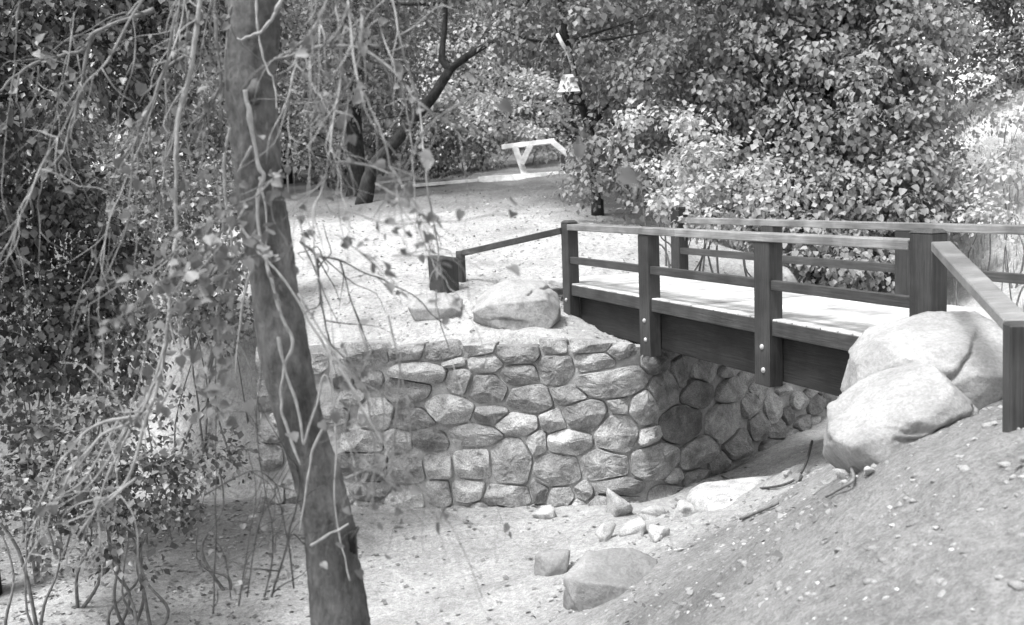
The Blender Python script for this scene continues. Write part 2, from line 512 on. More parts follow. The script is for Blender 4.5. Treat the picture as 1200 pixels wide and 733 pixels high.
# near side: cap rail over the inner posts, from end post to end post
m = MB(); m.box((.045, -.045, HR - .083), (3.1, .135, HR), .008); m.box((3.104, -.045, HR - .084), (6.866, .135, HR - .001), .008); m.build('top_rail', 'wood_hand', bridge)
for i in range(3):
    a = UP_POST[i][0] + UP_POST[i][1] + .002; b = UP_POST[i + 1][0] - .002
    m = MB(); m.box((a, -.012, .30), (b, .055, .395), .006); m.build('mid_rail', 'wood_dark', bridge)
    m = MB(); m.box((a, 0, -.15), (b, .13, -.004), .006); m.build('kerb_board', 'wood_dark', bridge)
# far side
m = MB(); m.box((UF_POST[0][0] + .262, W + .015, HR - .085), (U_END + .2, W + .16, HR), .008); m.build('top_rail', 'wood_hand', bridge)
for i in range(3):
    a = UF_POST[i][0] + UF_POST[i][1] + .002; b = UF_POST[i + 1][0] - .002
    m = MB(); m.box((a, W + .03, .30), (b, W + .10, .395), .006); m.build('mid_rail', 'wood_dark', bridge)
    m = MB(); m.box((a, W + .105, -.15), (b, W + .175, -.004), .006); m.build('kerb_board', 'wood_dark', bridge)

# ---- sloping approach handrails, one at each end
def plank_between(m, p, q, wid, thick, up=(0, 0, 1), side=None):
    p = np.array(p, float); q = np.array(q, float); d = q - p; L = np.linalg.norm(d); d /= L
    s = np.cross(d, up); s /= np.linalg.norm(s); n = np.cross(s, d)
    t = MB(); t.box((0, -wid / 2, -thick), (L, wid / 2, 0), .008)
    V = np.concatenate(t.v)
    m.add(p + V[:, :1] * d + V[:, 1:2] * s + V[:, 2:] * n, t.f)

def approach(label, p_top, foot, hpost, wid, thick, pw, mat):
    base = np.array([foot[0], foot[1], gz(foot[0], foot[1]) - .12])
    e = empty('approach_railing', base, label, 'handrail', 'approach railings of the footbridge')
    top = np.array([foot[0], foot[1], base[2] + .12 + hpost])
    d = top - np.array(p_top); dh = d / np.linalg.norm(d)
    m = MB(); plank_between(m, p_top, top - dh * (pw * .5) + np.array([0, 0, .0]), wid, thick); m.build('rail', mat, e)
    m = MB(); a = math.atan2(d[1], d[0])
    t = MB(); t.box((-pw / 2, -wid * .55, 0), (pw / 2, wid * .55, base[2] * 0 + hpost + .12), .01)
    V = np.concatenate(t.v); ca, sa = math.cos(a), math.sin(a)
    m.add(base + np.stack([V[:, 0] * ca - V[:, 1] * sa, V[:, 0] * sa + V[:, 1] * ca, V[:, 2]], -1), t.f); m.build('post', 'wood_post', e)
    return e
pn = bw(7.0, .18, .74)
fn = at(1197, 503, 5.75)
approach('pale worn handrail sloping down from the big near post past the boulders', at(1103, 283, 7.95), fn, .56, .145, .075, .17, 'wood_hand')
ff = at(541, 330, 16.2)
approach('dark handrail sloping down from the bridge to the squat block at the clearing', bw(-.20, -.02, .80), ff, .48, .09, .09, .12, 'wood_dark')

# ------------------------------------------------------------------ squat timber block at the far railing foot
b0 = gh(521, 340)
m = MB(); m.box((-.17, -.17, -.08), (.17, .17, .5), .03)
V = np.concatenate(m.v); V[:, 2] += np.where(V[:, 2] > .3, V[:, 0] * -.18, 0); V *= np.array([1, 1, 1.0])
sc = 1 + .12 * (V[:, 2:] - .1); V[:, :2] *= sc
a = R(38); V = np.stack([V[:, 0] * math.cos(a) - V[:, 1] * math.sin(a), V[:, 0] * math.sin(a) + V[:, 1] * math.cos(a), V[:, 2]], -1)
st = mesh_obj('timber_block', V + b0, m.f, 'wood_post', origin=b0)
tag(st, 'squat dark timber block standing on the pale clearing beside the handrail foot', 'bollard')

# ------------------------------------------------------------------ rubble walls
def clip_poly(poly, n, c):
    """keep the part of poly with n.p <= c"""
    out = []
    for i in range(len(poly)):
        a, b = poly[i], poly[(i + 1) % len(poly)]
        da, db = a @ n - c, b @ n - c
        if da <= 0: out.append(a)
        if (da < 0) != (db < 0) and abs(da - db) > 1e-12: out.append(a + (b - a) * (da / (da - db)))
    return out

def resample(poly, k):
    P = np.array(poly + [poly[0]]); seg = np.linalg.norm(np.diff(P, axis=0), axis=1); cum = np.concatenate([[0], np.cumsum(seg)])
    t = np.linspace(0, cum[-1], k, endpoint=False)
    return np.stack([np.interp(t, cum, P[:, 0]), np.interp(t, cum, P[:, 1])], -1)

def stone_mesh(mb, poly, seed, bulge, frame):
    r_ = np.random.default_rng(seed)
    K = 44
    P = resample(poly, K)
    for _ in range(1): P = (P * 2 + np.roll(P, 1, 0) + np.roll(P, -1, 0)) / 4
    cen = P.mean(0)
    ext = P.max(0) - P.min(0)
    rel = P - cen
    a1 = rng.uniform(0, 6.28)
    rel = rel * (1 + .05 * fbm(np.stack([P[:, 0] * 9, P[:, 1] * 9, np.full(K, seed * 1.7)], -1), 2))[:, None]
    ts = [1.0, 1.0, .985, .955, .90, .80, .67, .52, .36, .18]
    hs = [-.10, -.015, .045, .072, .09, .10, .106, .108, .109, .11]
    planes = []
    for _ in range(9):
        a_ = r_.uniform(0, 6.28); planes.append((np.array([math.cos(a_), math.sin(a_)]) * r_.uniform(.2, 1.0), r_.uniform(.66, 1.1)))
    vs = []
    half = ext / 2
    for t, h in zip(ts, hs):
        q = rel * t
        hh = np.full(K, h * bulge / .1)
        if h > 0:
            for g, c in planes: hh = np.minimum(hh, bulge * (c - (q / half) @ g * .75))
            hh = np.maximum(hh, .18 * bulge * min(1, h / .05))
            pn_ = np.stack([q[:, 0] * 7 + seed, q[:, 1] * 7, np.full(K, 0.0)], -1)
            hh = hh + (.024 * fbm(pn_, 5, .6) + .014 * fbm(pn_ * 4 + 3, 3, .6)) * min(1, (1.02 - t) * 8 + .25)
        vs.append((q + cen, hh))
    allv = []
    for q, hh in vs: allv.append(frame(q[:, 0], q[:, 1], hh))
    top = np.array([cen]); allv.append(frame(top[:, 0], top[:, 1], np.array([vs[-1][1].mean()])))
    fs = []
    n = len(ts)
    for i in range(n - 1):
        for k in range(K):
            k2 = (k + 1) % K
            fs.append((i * K + k, i * K + k2, (i + 1) * K + k2, (i + 1) * K + k))
    for k in range(K): fs.append(((n - 1) * K + k, (n - 1) * K + (k + 1) % K, n * K))
    mb.add(np.concatenate(allv), fs)

BATTER = .07
def round_path(P, k=4):
    P = np.array(P, float)
    for _ in range(k):
        Q = [P[0]]
        for a, b in zip(P[:-1], P[1:]): Q += [a * .75 + b * .25, a * .25 + b * .75]
        Q.append(P[-1]); P = np.array(Q)
    cum = np.concatenate([[0], np.cumsum(np.linalg.norm(np.diff(P, axis=0), axis=1))])
    sv = np.arange(0, cum[-1], .01)
    XY = np.stack([np.interp(sv, cum, P[:, 0]), np.interp(sv, cum, P[:, 1])], -1)
    T = unit(np.gradient(XY, axis=0))
    for _ in range(3):
        k_ = np.ones(15) / 15; Tp = np.pad(T, ((7, 7), (0, 0)), mode='edge'); T = unit(np.stack([np.convolve(Tp[:, c], k_, 'valid') for c in (0, 1)], -1))
    return sv, XY, T

def build_wall(name, path, zt, zb, pixel_stones, label, seed0):
    """a rubble wall along a rounded plan path (left to right as seen from the gully); stones measured in photo pixels x, y, w, h"""
    sv, XY, T = path; L = sv[-1]; A = XY[0]
    def at_s(s):
        s = np.clip(np.asarray(s, float), 0, L)
        p = np.stack([np.interp(s, sv, XY[:, 0]), np.interp(s, sv, XY[:, 1])], -1)
        t = unit(np.stack([np.interp(s, sv, T[:, 0]), np.interp(s, sv, T[:, 1])], -1))
        return p, t, np.stack([t[..., 1], -t[..., 0]], -1)
    def frame(s, h, out):
        s = np.asarray(s, float); h = np.asarray(h, float)
        p, t, n = at_s(s); o = np.asarray(out) - BATTER * (h - zt(s))
        q = p + n * o[..., None]
        return np.concatenate([q, (h + 0 * s)[..., None]], -1)
    st = []
    for (px, py, w, h) in pixel_stones:
        r = ray(px, py); rel = XY - CAM[:2]
        cr = rel[:, 0] * r[1] - rel[:, 1] * r[0]
        k = np.where(np.sign(cr[:-1]) != np.sign(cr[1:]))[0]
        if not len(k): continue
        Dk = np.array([(rel[q] @ r[:2]) / (r[:2] @ r[:2]) for q in k]); q = k[int(np.argmin(Dk))]; D = Dk.min() - .1
        P = CAM + r * D
        fs_ = min(1.8, 1 / max(.3, abs(T[q] @ RT[:2])))
        st.append((sv[q], P[2], w * D / F * 1.02 * fs_, h * D / F))
    # fill the rest of the face
    g = np.random.default_rng(seed0)
    for _ in range(4000):
        s = g.uniform(.02, L - .02); h = g.uniform(zb(s) - .1, zt(s) - .04)
        w_ = g.uniform(.3, .52); h_ = w_ * g.uniform(.5, .9)
        ok = all(((s - q[0]) / (.5 * (w_ + q[2]))) ** 2 + ((h - q[1]) / (.5 * (h_ + q[3]))) ** 2 > 1.0 for q in st)
        if ok: st.append((s, h, w_, h_))
    e = empty(name, (A[0], A[1], float(zb(0))), label, 'stone wall')
    mb = MB()
    for i, (s, h, w_, h_) in enumerate(st):
        if not (-.1 < s < L + .1): continue
        k = np.linspace(0, 2 * np.pi, 28, endpoint=False)
        pw = g.uniform(.45, .8)
        ex = np.sign(np.cos(k)) * np.abs(np.cos(k)) ** pw; ey = np.sign(np.sin(k)) * np.abs(np.sin(k)) ** pw
        tilt = g.normal(0, .1)
        ex, ey = ex * w_ * .57, ey * h_ * .57
        poly = [np.array([s + a * math.cos(tilt) - b * math.sin(tilt), h + a * math.sin(tilt) + b * math.cos(tilt)]) for a, b in zip(ex, ey)]
        me = np.array([s, h]); asp = h_ / w_
        for j, q in enumerate(st):
            if j == i: continue
            ot = np.array([q[0], q[1]]); dl = ot - me; L2 = np.linalg.norm(dl)
            if L2 > 1.4: continue
            # divide the gap in proportion to the two stones' reach along the line between them
            u_ = dl / L2
            r1 = 1 / math.sqrt((u_[0] / w_) ** 2 + (u_[1] / h_) ** 2); r2 = 1 / math.sqrt((u_[0] / q[2]) ** 2 + (u_[1] / q[3]) ** 2)
            f = r1 / (r1 + r2)
            # bend the divider towards the horizontal, as coursed rubble has
            nn = np.array([u_[0] / (w_ * q[2]), u_[1] / (h_ * q[3])]); nn /= np.linalg.norm(nn)
            pt = me + dl * f
            poly = clip_poly(poly, nn, nn @ pt - g.uniform(.006, .018))
            if len(poly) < 3: break
        if len(poly) < 3: continue
        tl_ = g.normal(0, .1); poly = clip_poly(poly, np.array([tl_, 1.0]), zt(s) + tl_ * s + g.uniform(.0, .10))
        poly = clip_poly(poly, np.array([1.0, 0]), L + .05) if len(poly) >= 3 else poly
        if len(poly) < 3: continue
        stone_mesh(mb, poly, seed0 + i * 3 + 1, g.uniform(.11, .19) * (.8 + .4 * min(1, w_)), frame)
    mb.build('stonework', 'stone', e, smooth=False)
    # mortar body
    m = MB(); ns, nh = int(L / .045), 60
    S = np.linspace(0, L, ns); TT = np.linspace(0, 1, nh)
    ztv = np.array([float(zt(s)) for s in S]); zbv = np.array([float(zb(s)) for s in S]) - .4
    SS = np.tile(S, (nh, 1)); HH = zbv[None] + (ztv - zbv)[None] * TT[:, None]
    out = .0 + .03 * fbm(np.stack([SS * 5, HH * 5, SS * 0 + seed0], -1), 4, .6)
    V = frame(SS.ravel(), HH.ravel(), out.ravel()); I = np.arange(ns * nh).reshape(nh, ns)
    fs = [(I[i, j], I[i, j + 1], I[i + 1, j + 1], I[i + 1, j]) for i in range(nh - 1) for j in range(ns - 1)]
    p, t, n = at_s(S); bk = p - n * .45
    off = len(V); bt = np.concatenate([bk, (ztv - .04)[:, None]], 1); bb = np.concatenate([bk, zbv[:, None]], 1)
    V = np.concatenate([V, bt, bb])
    for j in range(ns - 1):
        fs.append((I[-1, j], I[-1, j + 1], off + j + 1, off + j))
        fs.append((off + j, off + j + 1, off + ns + j + 1, off + ns + j))
    for j in (0, ns - 1):
        f = [int(q) for q in I[:, j]] + [off + j, off + ns + j]; fs.append(tuple(f if j else f[::-1]))
    m.add(V, fs); m.build('mortar', 'mortar', e, smooth=False)
    return e

z5 = [(155, 90, 90, 45), (240, 95, 90, 45), (325, 85, 75, 50), (415, 95, 105, 60), (500, 80, 65, 50), (585, 72, 100, 55), (185, 145, 130, 50), (270, 120, 50, 25),
      (280, 160, 60, 60), (340, 120, 75, 50), (420, 148, 90, 50), (505, 135, 85, 75), (595, 120, 85, 50), (345, 180, 90, 75), (450, 205, 105, 65), (535, 195, 80, 45),
      (630, 165, 165, 75), (355, 238, 75, 45), (420, 262, 100, 55), (500, 255, 65, 50), (575, 240, 105, 75), (650, 220, 45, 40), (320, 288, 120, 50),
      (175, 252, 100, 50), (215, 300, 80, 50), (465, 305, 50, 55), (535, 305, 105, 60), (645, 283, 85, 95), (315, 355, 95, 65), (405, 350, 100, 110), (510, 368, 115, 75),
      (620, 358, 105, 75), (305, 415, 80, 50), (400, 425, 110, 50), (470, 420, 45, 45), (520, 435, 60, 55), (650, 405, 85, 45),
      (575, 415, 40, 40), (290, 480, 80, 55), (380, 480, 75, 60), (335, 460, 40, 35), (470, 475, 80, 50), (560, 458, 40, 40), (640, 460, 100, 75), (60, 95, 110, 55),
      (160, 180, 100, 60), (90, 240, 80, 70), (260, 228, 110, 60), (60, 300, 100, 50), (140, 300, 70, 50), (60, 360, 120, 60), (160, 365, 90, 60), (235, 360, 70, 60), (80, 415, 90, 40),
      (160, 440, 80, 70), (240, 420, 60, 60), (70, 460, 100, 40), (20, 440, 40, 60), (140, 490, 90, 40), (220, 485, 60, 50)]
wing = [(400 + a / 2, 366 + b / 2, w / 2, h / 2) for a, b, w, h in z5]
z4 = [(370, 115, 90, 85), (445, 110, 55, 40), (340, 190, 120, 105), (455, 180, 115, 85), (525, 230, 75, 80), (430, 290, 140, 135), (275, 300, 160, 125), (520, 130, 80, 50),
      (555, 180, 75, 80), (600, 240, 70, 95), (650, 270, 50, 60), (640, 175, 60, 40), (690, 215, 70, 60), (540, 305, 75, 90), (615, 320, 80, 70), (700, 300, 80, 60), (465, 370, 110, 90),
      (590, 380, 120, 60), (660, 345, 60, 50), (330, 400, 140, 95), (320, 495, 90, 65), (750, 230, 80, 70), (800, 210, 50, 60), (730, 190, 60, 40), (220, 180, 110, 120), (285, 110, 60, 110),
      (155, 240, 90, 110), (170, 340, 70, 60), (190, 430, 150, 120), (240, 490, 60, 60), (215, 550, 110, 80)]
abut = [(700 + a / 3.053, 400 + b / 3.053, w / 3.053, h / 3.053) for a, b, w, h in z4]
PATH = round_path([L0, L0 * .5 + C0 * .5, C0 * .9 + L0 * .1, C0, C0 * .7 + E0 * .3, E0, E0 * .5 + D0 * .5, D0])
BR = 5.3
build_wall('retaining_wall', PATH, lambda s: -.60 + .03 * np.sin(np.asarray(s) * 3) + .02 * np.sin(np.asarray(s) * 8.3) - .05 * sstep(4.4, 5.0, np.asarray(s)) * (1 - sstep(6.6, 7.4, np.asarray(s))) + .2 * sstep(7.4, 9.5, np.asarray(s)),
           lambda s: -2.62 + 0 * np.asarray(s), wing + abut, 'rough stone retaining wall curving from the left bank round and under the bridge', 300)

# ------------------------------------------------------------------ boulders and rocks
_ico = None
def ico(sub):
    import bmesh
    bm = bmesh.new(); bmesh.ops.create_icosphere(bm, subdivisions=sub, radius=1)
    V = np.array([v.co[:] for v in bm.verts]); Fc = [tuple(v.index for v in f.verts) for f in bm.faces]
    bm.free(); return V, Fc
ICO = {k: ico(k) for k in (1, 2, 3, 4, 5, 6)}

def rock_shape(size, seed, planes=None, sub=5, rough=.05, cracks=0, soft=80.0, extra=20, foot=True):
    V, Fc = ICO[sub]; r_ = np.random.default_rng(seed)
    pl = [(np.array(n, float) / np.linalg.norm(n), c) for n, c in (planes or [])]
    for _ in range(extra):
        n = r_.normal(0, 1, 3); n /= np.linalg.norm(n); pl.append((n, r_.uniform(.76, .97)))
    V0 = V
    low = V[:, 2] < 0
    if foot: V = np.where(low[:, None], unit(V * np.array([1, 1, .25])), V)
    acc = np.zeros(len(V))
    for n, c in pl:
        q = np.maximum(V @ n, 1e-3) / c
        acc += q ** soft
    acc += .95 ** soft
    r = acc ** (-1 / soft)
    P = V * r[:, None]
    if foot: P[:, 2] = np.where(low, V0[:, 2] * .95, P[:, 2]); P[:, :2] *= np.where(low, np.sqrt(np.clip(1 - V0[:, 2] ** 2 * .75, 0, 1)) , 1)[:, None]
    P = P * (1 + rough * .6 * fbm(P * 1.7 + seed, 4)[:, None])
    P = P * (1 + rough * .45 * fbm(P * 5 + seed * 2.3, 6, .62)[:, None])
    P = P * (1 - rough * 1.3 * np.maximum(0, .05 - np.abs(fbm(P * 1.3 + seed * 5.1, 3)))[:, None] * 8)
    if cracks:
        for k in range(cracks):
            n = np.array([r_.normal(0, .7), r_.normal(0, .5), .8]); n /= np.linalg.norm(n)
            w = P @ n + .2 * fbm(P * 1.6 + k * 7, 4) - r_.uniform(-.45, .55)
            m = np.exp(-(w / .018) ** 2) * sstep(.0, .3, fbm(P * 1.6 + 31 * k, 2) + .08)
            st_ = np.where(w < 0, 1, 0) * sstep(.35, 0, -w)
            P = P * (1 - .075 * m[:, None]) 
            P = P * (1 - .03 * (st_ * np.exp(-(w / .2) ** 2))[:, None])
    return P * np.array(size) / 2, Fc

def hull_planes(pts):
    import bmesh
    bm = bmesh.new()
    for p in pts: bm.verts.new(p)
    r_ = bmesh.ops.convex_hull(bm, input=bm.verts)
    bmesh.ops.delete(bm, geom=[g for g in r_['geom_interior'] if isinstance(g, bmesh.types.BMVert)], context='VERTS')
    bm.normal_update()
    out = []
    for f in bm.faces:
        n = np.array(f.normal[:]); d = float(n @ np.array(f.verts[0].co[:]))
        if d < 0: n, d = -n, -d
        out.append((n, d))
    bm.free(); return out

def hull_rock(pts, seed, sub=6, rough=.016, soft=.0035):
    """angular rock: a fine sphere pressed onto the flat faces of a hull, chipped by noise and a few cracks"""
    V, Fc = ICO[sub]; pts = np.array(pts, float); cen = (pts.min(0) + pts.max(0)) / 2
    half = (pts.max(0) - pts.min(0)) / 2
    dirs = unit(V * half)
    pl = hull_planes(pts - cen)
    R_ = np.stack([np.where(dirs @ n > 1e-3, d / np.maximum(dirs @ n, 1e-3), 1e3) for n, d in pl])
    size = half.mean(); k = soft * 2.2
    r = -k * size * np.log(np.exp(-R_ / (k * size)).sum(0))
    P = dirs * r[:, None]
    q = P / size
    warp = fbm(q * 1.5 + seed, 4)
    P = P + dirs * (size * rough * 2.2 * warp)[:, None]
    P = P + dirs * (size * rough * 1.6 * fbm(q * 5 + seed * 1.3, 5, .65))[:, None]
    r_ = np.random.default_rng(seed)
    for c in range(3):                                   # stepped ledges along slightly tilted beds
        n = unit(np.array([r_.normal(0, .35), r_.normal(0, .3), 1.0])); w = q @ n + .10 * fbm(q * 2.2 + c * 9, 4) - r_.uniform(-.5, .35)
        on = sstep(.05, .3, fbm(q * 1.1 + 13 * c + seed, 2) + .1)
        P = P - dirs * (size * on * (.07 * np.exp(-(w / .03) ** 2) + .06 * (w < 0) * sstep(-.5, -.04, w)))[:, None]
    return P + cen, Fc

def hull_boulder(name, D, cpx, cpy, pts, seed, mat, label, group=None, push=0.0, drop=0.0, **kw):
    """hull corners as photo pixels around (cpx, cpy) with their depth offset in metres, at distance D"""
    k = D / F; c = at(cpx, cpy, D) + np.array([0, push, -drop])
    P, Fc = hull_rock([((a - cpx) * k, dy, (cpy - b) * k) for a, b, dy in pts], seed, **kw)
    P = P + c
    o = mesh_obj(name, P, Fc, mat, smooth=True, origin=np.array([c[0], c[1], P[:, 2].min()]))
    return tag(o, label, 'boulder', group)

def place_rock(name, center, size, seed, mat, label, group=None, planes=None, rot=0, tilt=(0, 0), **kw):
    P, Fc = rock_shape(size, seed, planes, **kw)
    Rm_ = np.array(Matrix.Rotation(rot, 3, 'Z') @ Matrix.Rotation(tilt[0], 3, 'X') @ Matrix.Rotation(tilt[1], 3, 'Y'))
    P = P @ Rm_.T + np.array(center)
    base = np.array([center[0], center[1], P[:, 2].min()])
    o = mesh_obj(name, P, Fc, mat, smooth=True, origin=base)
    return tag(o, label, 'boulder' if max(size) > .5 else 'rock', group)

BG = 'boulders at the near bridge end'
hull_boulder('boulder', 6.95, 1059, 492, [(985, 480, .3), (1040, 446, .35), (1092, 431, .3), (1112, 440, .2), (1147, 478, .2), (1150, 505, .35), (978, 545, .3), (1100, 560, .4), (970, 507, -.05), (1050, 445, -.02),
    (1096, 428, .05), (1148, 482, -.05), (980, 508, -.3), (1062, 474, -.38), (1104, 450, -.2), (1137, 494, -.28), (1092, 528, -.44), (1060, 552, -.42), (1012, 541, -.3), (983, 526, -.24), (1036, 590, -.1), (1100, 600, -.2), (1036, 600, .3), (1100, 600, .3)],
    11, 'boulder', 'pale angular boulder with undercut left side, in front on the earth bank', BG)
hull_boulder('boulder', 7.75, 1092, 420, [(1010, 410, .4), (1040, 381, .45), (1110, 363, .4), (1170, 365, .4), (1192, 400, .4), (1000, 480, .4), (1195, 470, .4), (999, 440, -.1), (1003, 412, 0), (1026, 389, -.05), (1040, 404, -.38),
    (1105, 388, -.32), (1183, 385, -.1), (1046, 445, -.46), (1000, 458, -.25), (1112, 420, -.52), (1172, 428, -.46), (1184, 440, -.3), (1010, 510, -.2), (1180, 490, -.3), (1010, 520, .3), (1180, 510, .3), (1110, 486, -.42)],
    23, 'boulder', 'broad boulder with darker rough left end, under the big near post', BG, drop=.05)
DC = float((gh(604, 384) - CAM) @ FWD) + .25
hull_boulder('boulder', DC, 604, 358, [(560, 349, .4), (585, 332, .35), (640, 332, .35), (656, 348, .3), (658, 385, .3), (553, 385, .3), (553, 363, -.1), (573, 354, -.3), (600, 328, .1), (606, 351, -.4), (640, 350, -.32), (656, 362, -.1),
    (577, 378, -.3), (600, 370, -.44), (642, 384, -.34), (602, 386, -.40), (652, 372, -.3), (575, 402, 0), (640, 402, 0)], 35, 'boulder', 'large boulder with jagged shadowed lower edge, on the wall top beside the bridge')
DC = float((gh(510, 374) - CAM) @ FWD) + .25
hull_boulder('boulder', DC, 509, 358, [(478, 357, -.1), (486, 346, .2), (520, 344, .25), (542, 352, .1), (484, 358, -.3), (530, 359, -.35), (541, 366, -.2), (486, 371, -.28), (510, 374, -.33), (484, 384, .2), (540, 384, .2), (505, 386, -.2), (535, 384, -.1)],
    41, 'boulder', 'flat topped smaller boulder below the timber block on the wall top', sub=5)
c = gh(716, 690, 5); DF = float((c - CAM) @ FWD) + .1
hull_boulder('boulder', DF, 718, 680, [(660, 668, -.1), (690, 647, .1), (742, 648, .15), (773, 662, .1), (668, 690, -.3), (676, 664, -.32), (722, 668, -.38), (774, 692, -.3), (722, 708, -.42), (778, 730, .2), (658, 730, .2), (700, 740, -.3), (782, 730, -.3)],
    57, 'boulder_grey', 'grey half buried boulder low in the foreground of the gully')
# loose rocks along the wall foot and the bank
loose = [(652, 668, .5, .34, 'dull grey slab lying left of the half buried foreground boulder', 'boulder_grey'), (720, 598, .52, .36, 'dark broken rock with a sharp peak at the wall corner foot', 'stone'),
         (745, 622, .42, .22, 'pale flat rock just in front of the dark peaked rock', 'rock'), (712, 628, .36, .22, 'pale rock left in the row at the wall foot', 'rock'),
         (766, 603, .36, .2, 'smooth pale rock at the foot of the wall corner', 'rock'), (804, 601, .44, .2, 'long pale rock lying in front of the wall of rounder stones', 'rock'),
         (772, 630, .3, .18, 'small pale rock lying lowest in front of the wall corner', 'rock'), (842, 590, .34, .14, 'low pale stone sunk in the bank near the curved twig', 'rock'),
         (640, 604, .34, .2, 'rounded stone half sunk at the foot of the retaining wall', 'rock'), (924, 556, .13, .1, 'small pale stone under the curved twig', 'rock'),
         (938, 560, .1, .08, 'tiny dark stone at the right end of the curved twig', 'boulder_grey'), (990, 560, .12, .08, 'small pale stone below the undercut boulder', 'rock'),
         (1024, 556, .1, .06, 'little stone at the lower edge of the undercut boulder', 'rock')]
for i, (px, py, w, h, lab, mt) in enumerate(loose):
    g_ = gh(px, py + 4)
    q_ = unit(np.random.default_rng(100 + i * 7).normal(0, 1, (14, 3))) * np.random.default_rng(i).uniform(.8, 1.05, (14, 1))
    P, Fc = hull_rock(q_ * np.array([w, w * .8, h * 1.5]) / 2, 100 + i * 7, sub=4, rough=.02)
    P = P + g_ + np.array([0, .08, h * .12]); o = mesh_obj('rock', P, Fc, mt, smooth=True, origin=np.array([g_[0], g_[1], P[:, 2].min()])); tag(o, lab, 'rock', 'loose rocks in the gully')
# pale flat ledge beside the abutment
g_ = gh(890, 575)
place_rock('ledge_slab', g_ + np.array([.15, .45, -.23]), (1.6, 1.3, .5), 205, 'rock', 'broad pale slab sloping out from the wall foot under the bridge', None, planes=[((-.12, -.28, .95), .62)], sub=5, extra=6, tilt=(0, 0))

# ------------------------------------------------------------------ foliage
def leaf_cloud(pos, axis_dir, nrm, size, kind='far', curl=.25):
    """one small leaf per position. far: 4-gon folded on its midrib; near: broad pointed leaf of 8 vertices"""
    n = len(pos)
    ax = axis_dir / (np.linalg.norm(axis_dir, axis=1)[:, None] + 1e-9)
    nr = nrm - ax * (np.sum(nrm * ax, 1))[:, None]; nr /= np.linalg.norm(nr, axis=1)[:, None] + 1e-9
    sd_ = np.cross(ax, nr)
    if kind == 'far':
        T = np.array([(0, 0, 0), (.45, -.42, .1), (1, 0, -.08), (.45, .42, .1)])
        fs = np.array([(0, 1, 2), (0, 2, 3)])
    elif kind == 'mid':
        T = np.array([(0, 0, 0), (.15, -.45, .1), (.6, -.36, .08), (1, 0, -.12), (.6, .36, .08), (.15, .45, .1)])
        fs = np.array([(0, 1, 2), (0, 2, 3), (0, 3, 4), (0, 4, 5)])
    else:
        T = np.array([(0, 0, 0), (-.08, -.3, .05), (.25, -.5, .12), (.65, -.33, .06), (1.05, 0, -.18), (.65, .33, .06), (.25, .5, .12), (-.08, .3, .05)])
        fs = np.array([(0, 1, 2), (0, 2, 3), (0, 3, 4), (0, 4, 5), (0, 5, 6), (0, 6, 7)])
    s = np.asarray(size).reshape(-1, 1, 1) * np.ones((n, 1, 1))
    V = pos[:, None] + s * (T[None, :, :1] * ax[:, None] + T[None, :, 1:2] * sd_[:, None] + T[None, :, 2:] * nr[:, None])
    k = len(T)
    Fc = (fs[None] + (np.arange(n) * k)[:, None, None]).reshape(-1, 3)
    return V.reshape(-1, 3), Fc

def unit(v): return v / (np.linalg.norm(v, axis=-1, keepdims=True) + 1e-9)

def crown_leaves(lobes, dens, leaf, seed, spray=.28, per=14, gap=.0, droop=.5, front=True, shell=.6):
    """leaf sprays spread through the outer volume of a set of ellipsoid lobes, thinned by noise so that gaps open"""
    r_ = np.random.default_rng(seed)
    P, A, Nn, S = [], [], [], []
    for cen, rad in lobes:
        cen = np.array(cen, float); rad = np.array(rad, float)
        area = 4 * np.pi * ((rad[0] * rad[1]) ** 1.6 / 3 + (rad[0] * rad[2]) ** 1.6 / 3 + (rad[1] * rad[2]) ** 1.6 / 3) ** (1 / 1.6)
        nc = max(4, int(area * dens / 4.2))
        dirs = unit(r_.normal(0, 1, (nc, 3)))
        rr = shell + (1.08 - shell) * r_.random(nc) ** .6
        bump_ = 1 + .34 * fbm(dirs * 2.6 + cen, 3)
        cc = cen + dirs * rad * (rr * bump_)[:, None]
        keep = fbm(cc * (1.1 / max(.5, rad.mean() ** .5)) + seed, 3) > gap - .35
        cc, dirs = cc[keep], dirs[keep]
        m = len(cc)
        out = unit(dirs / rad + np.array([0, 0, .15]))
        q = per * 6
        L = unit(r_.normal(0, 1, (m, q, 3)))
        cr = spray * 1.9 * r_.uniform(.55, 1.35, (m, 1, 1))
        pos = cc[:, None] + L * cr * (.35 + .7 * r_.random((m, q, 1)) ** .5) * np.array([1, 1, .72])
        ok_ = (np.sum(L * unit(out + np.array([0, 0, .7]))[:, None], 2) > r_.uniform(-.75, .1, (m, q))).reshape(-1)
        pos = pos.reshape(-1, 3)[ok_]; Lf = L.reshape(-1, 3)[ok_]
        nr = unit(Lf * .75 + np.array([0, 0, .65]) + r_.normal(0, .22, pos.shape))
        ax = unit(Lf * .5 + np.array([0, 0, -droop]) + r_.normal(0, .5, pos.shape))
        szv = np.repeat(r_.uniform(.8, 1.15, m), q)[ok_]
        P.append(pos); A.append(ax); Nn.append(nr); S.append(leaf * r_.uniform(.5, 1.3, len(pos)) * szv)
    P = np.concatenate(P); A = np.concatenate(A); Nn = np.concatenate(Nn); S = np.concatenate(S)
    ok = P[:, 2] > ground_z(P[:, 0], P[:, 1], False) + .02
    return P[ok], A[ok], Nn[ok], S[ok]

def lobe(px, py, D, wpx, hpx, dep=None):
    """an ellipsoid seen at (px, py) with half-sizes wpx, hpx photo pixels at distance D"""
    a, b = wpx * D / F, hpx * D / F
    return at(px, py, D), np.array([a, dep if dep else (a + b) / 2 * .8, b])

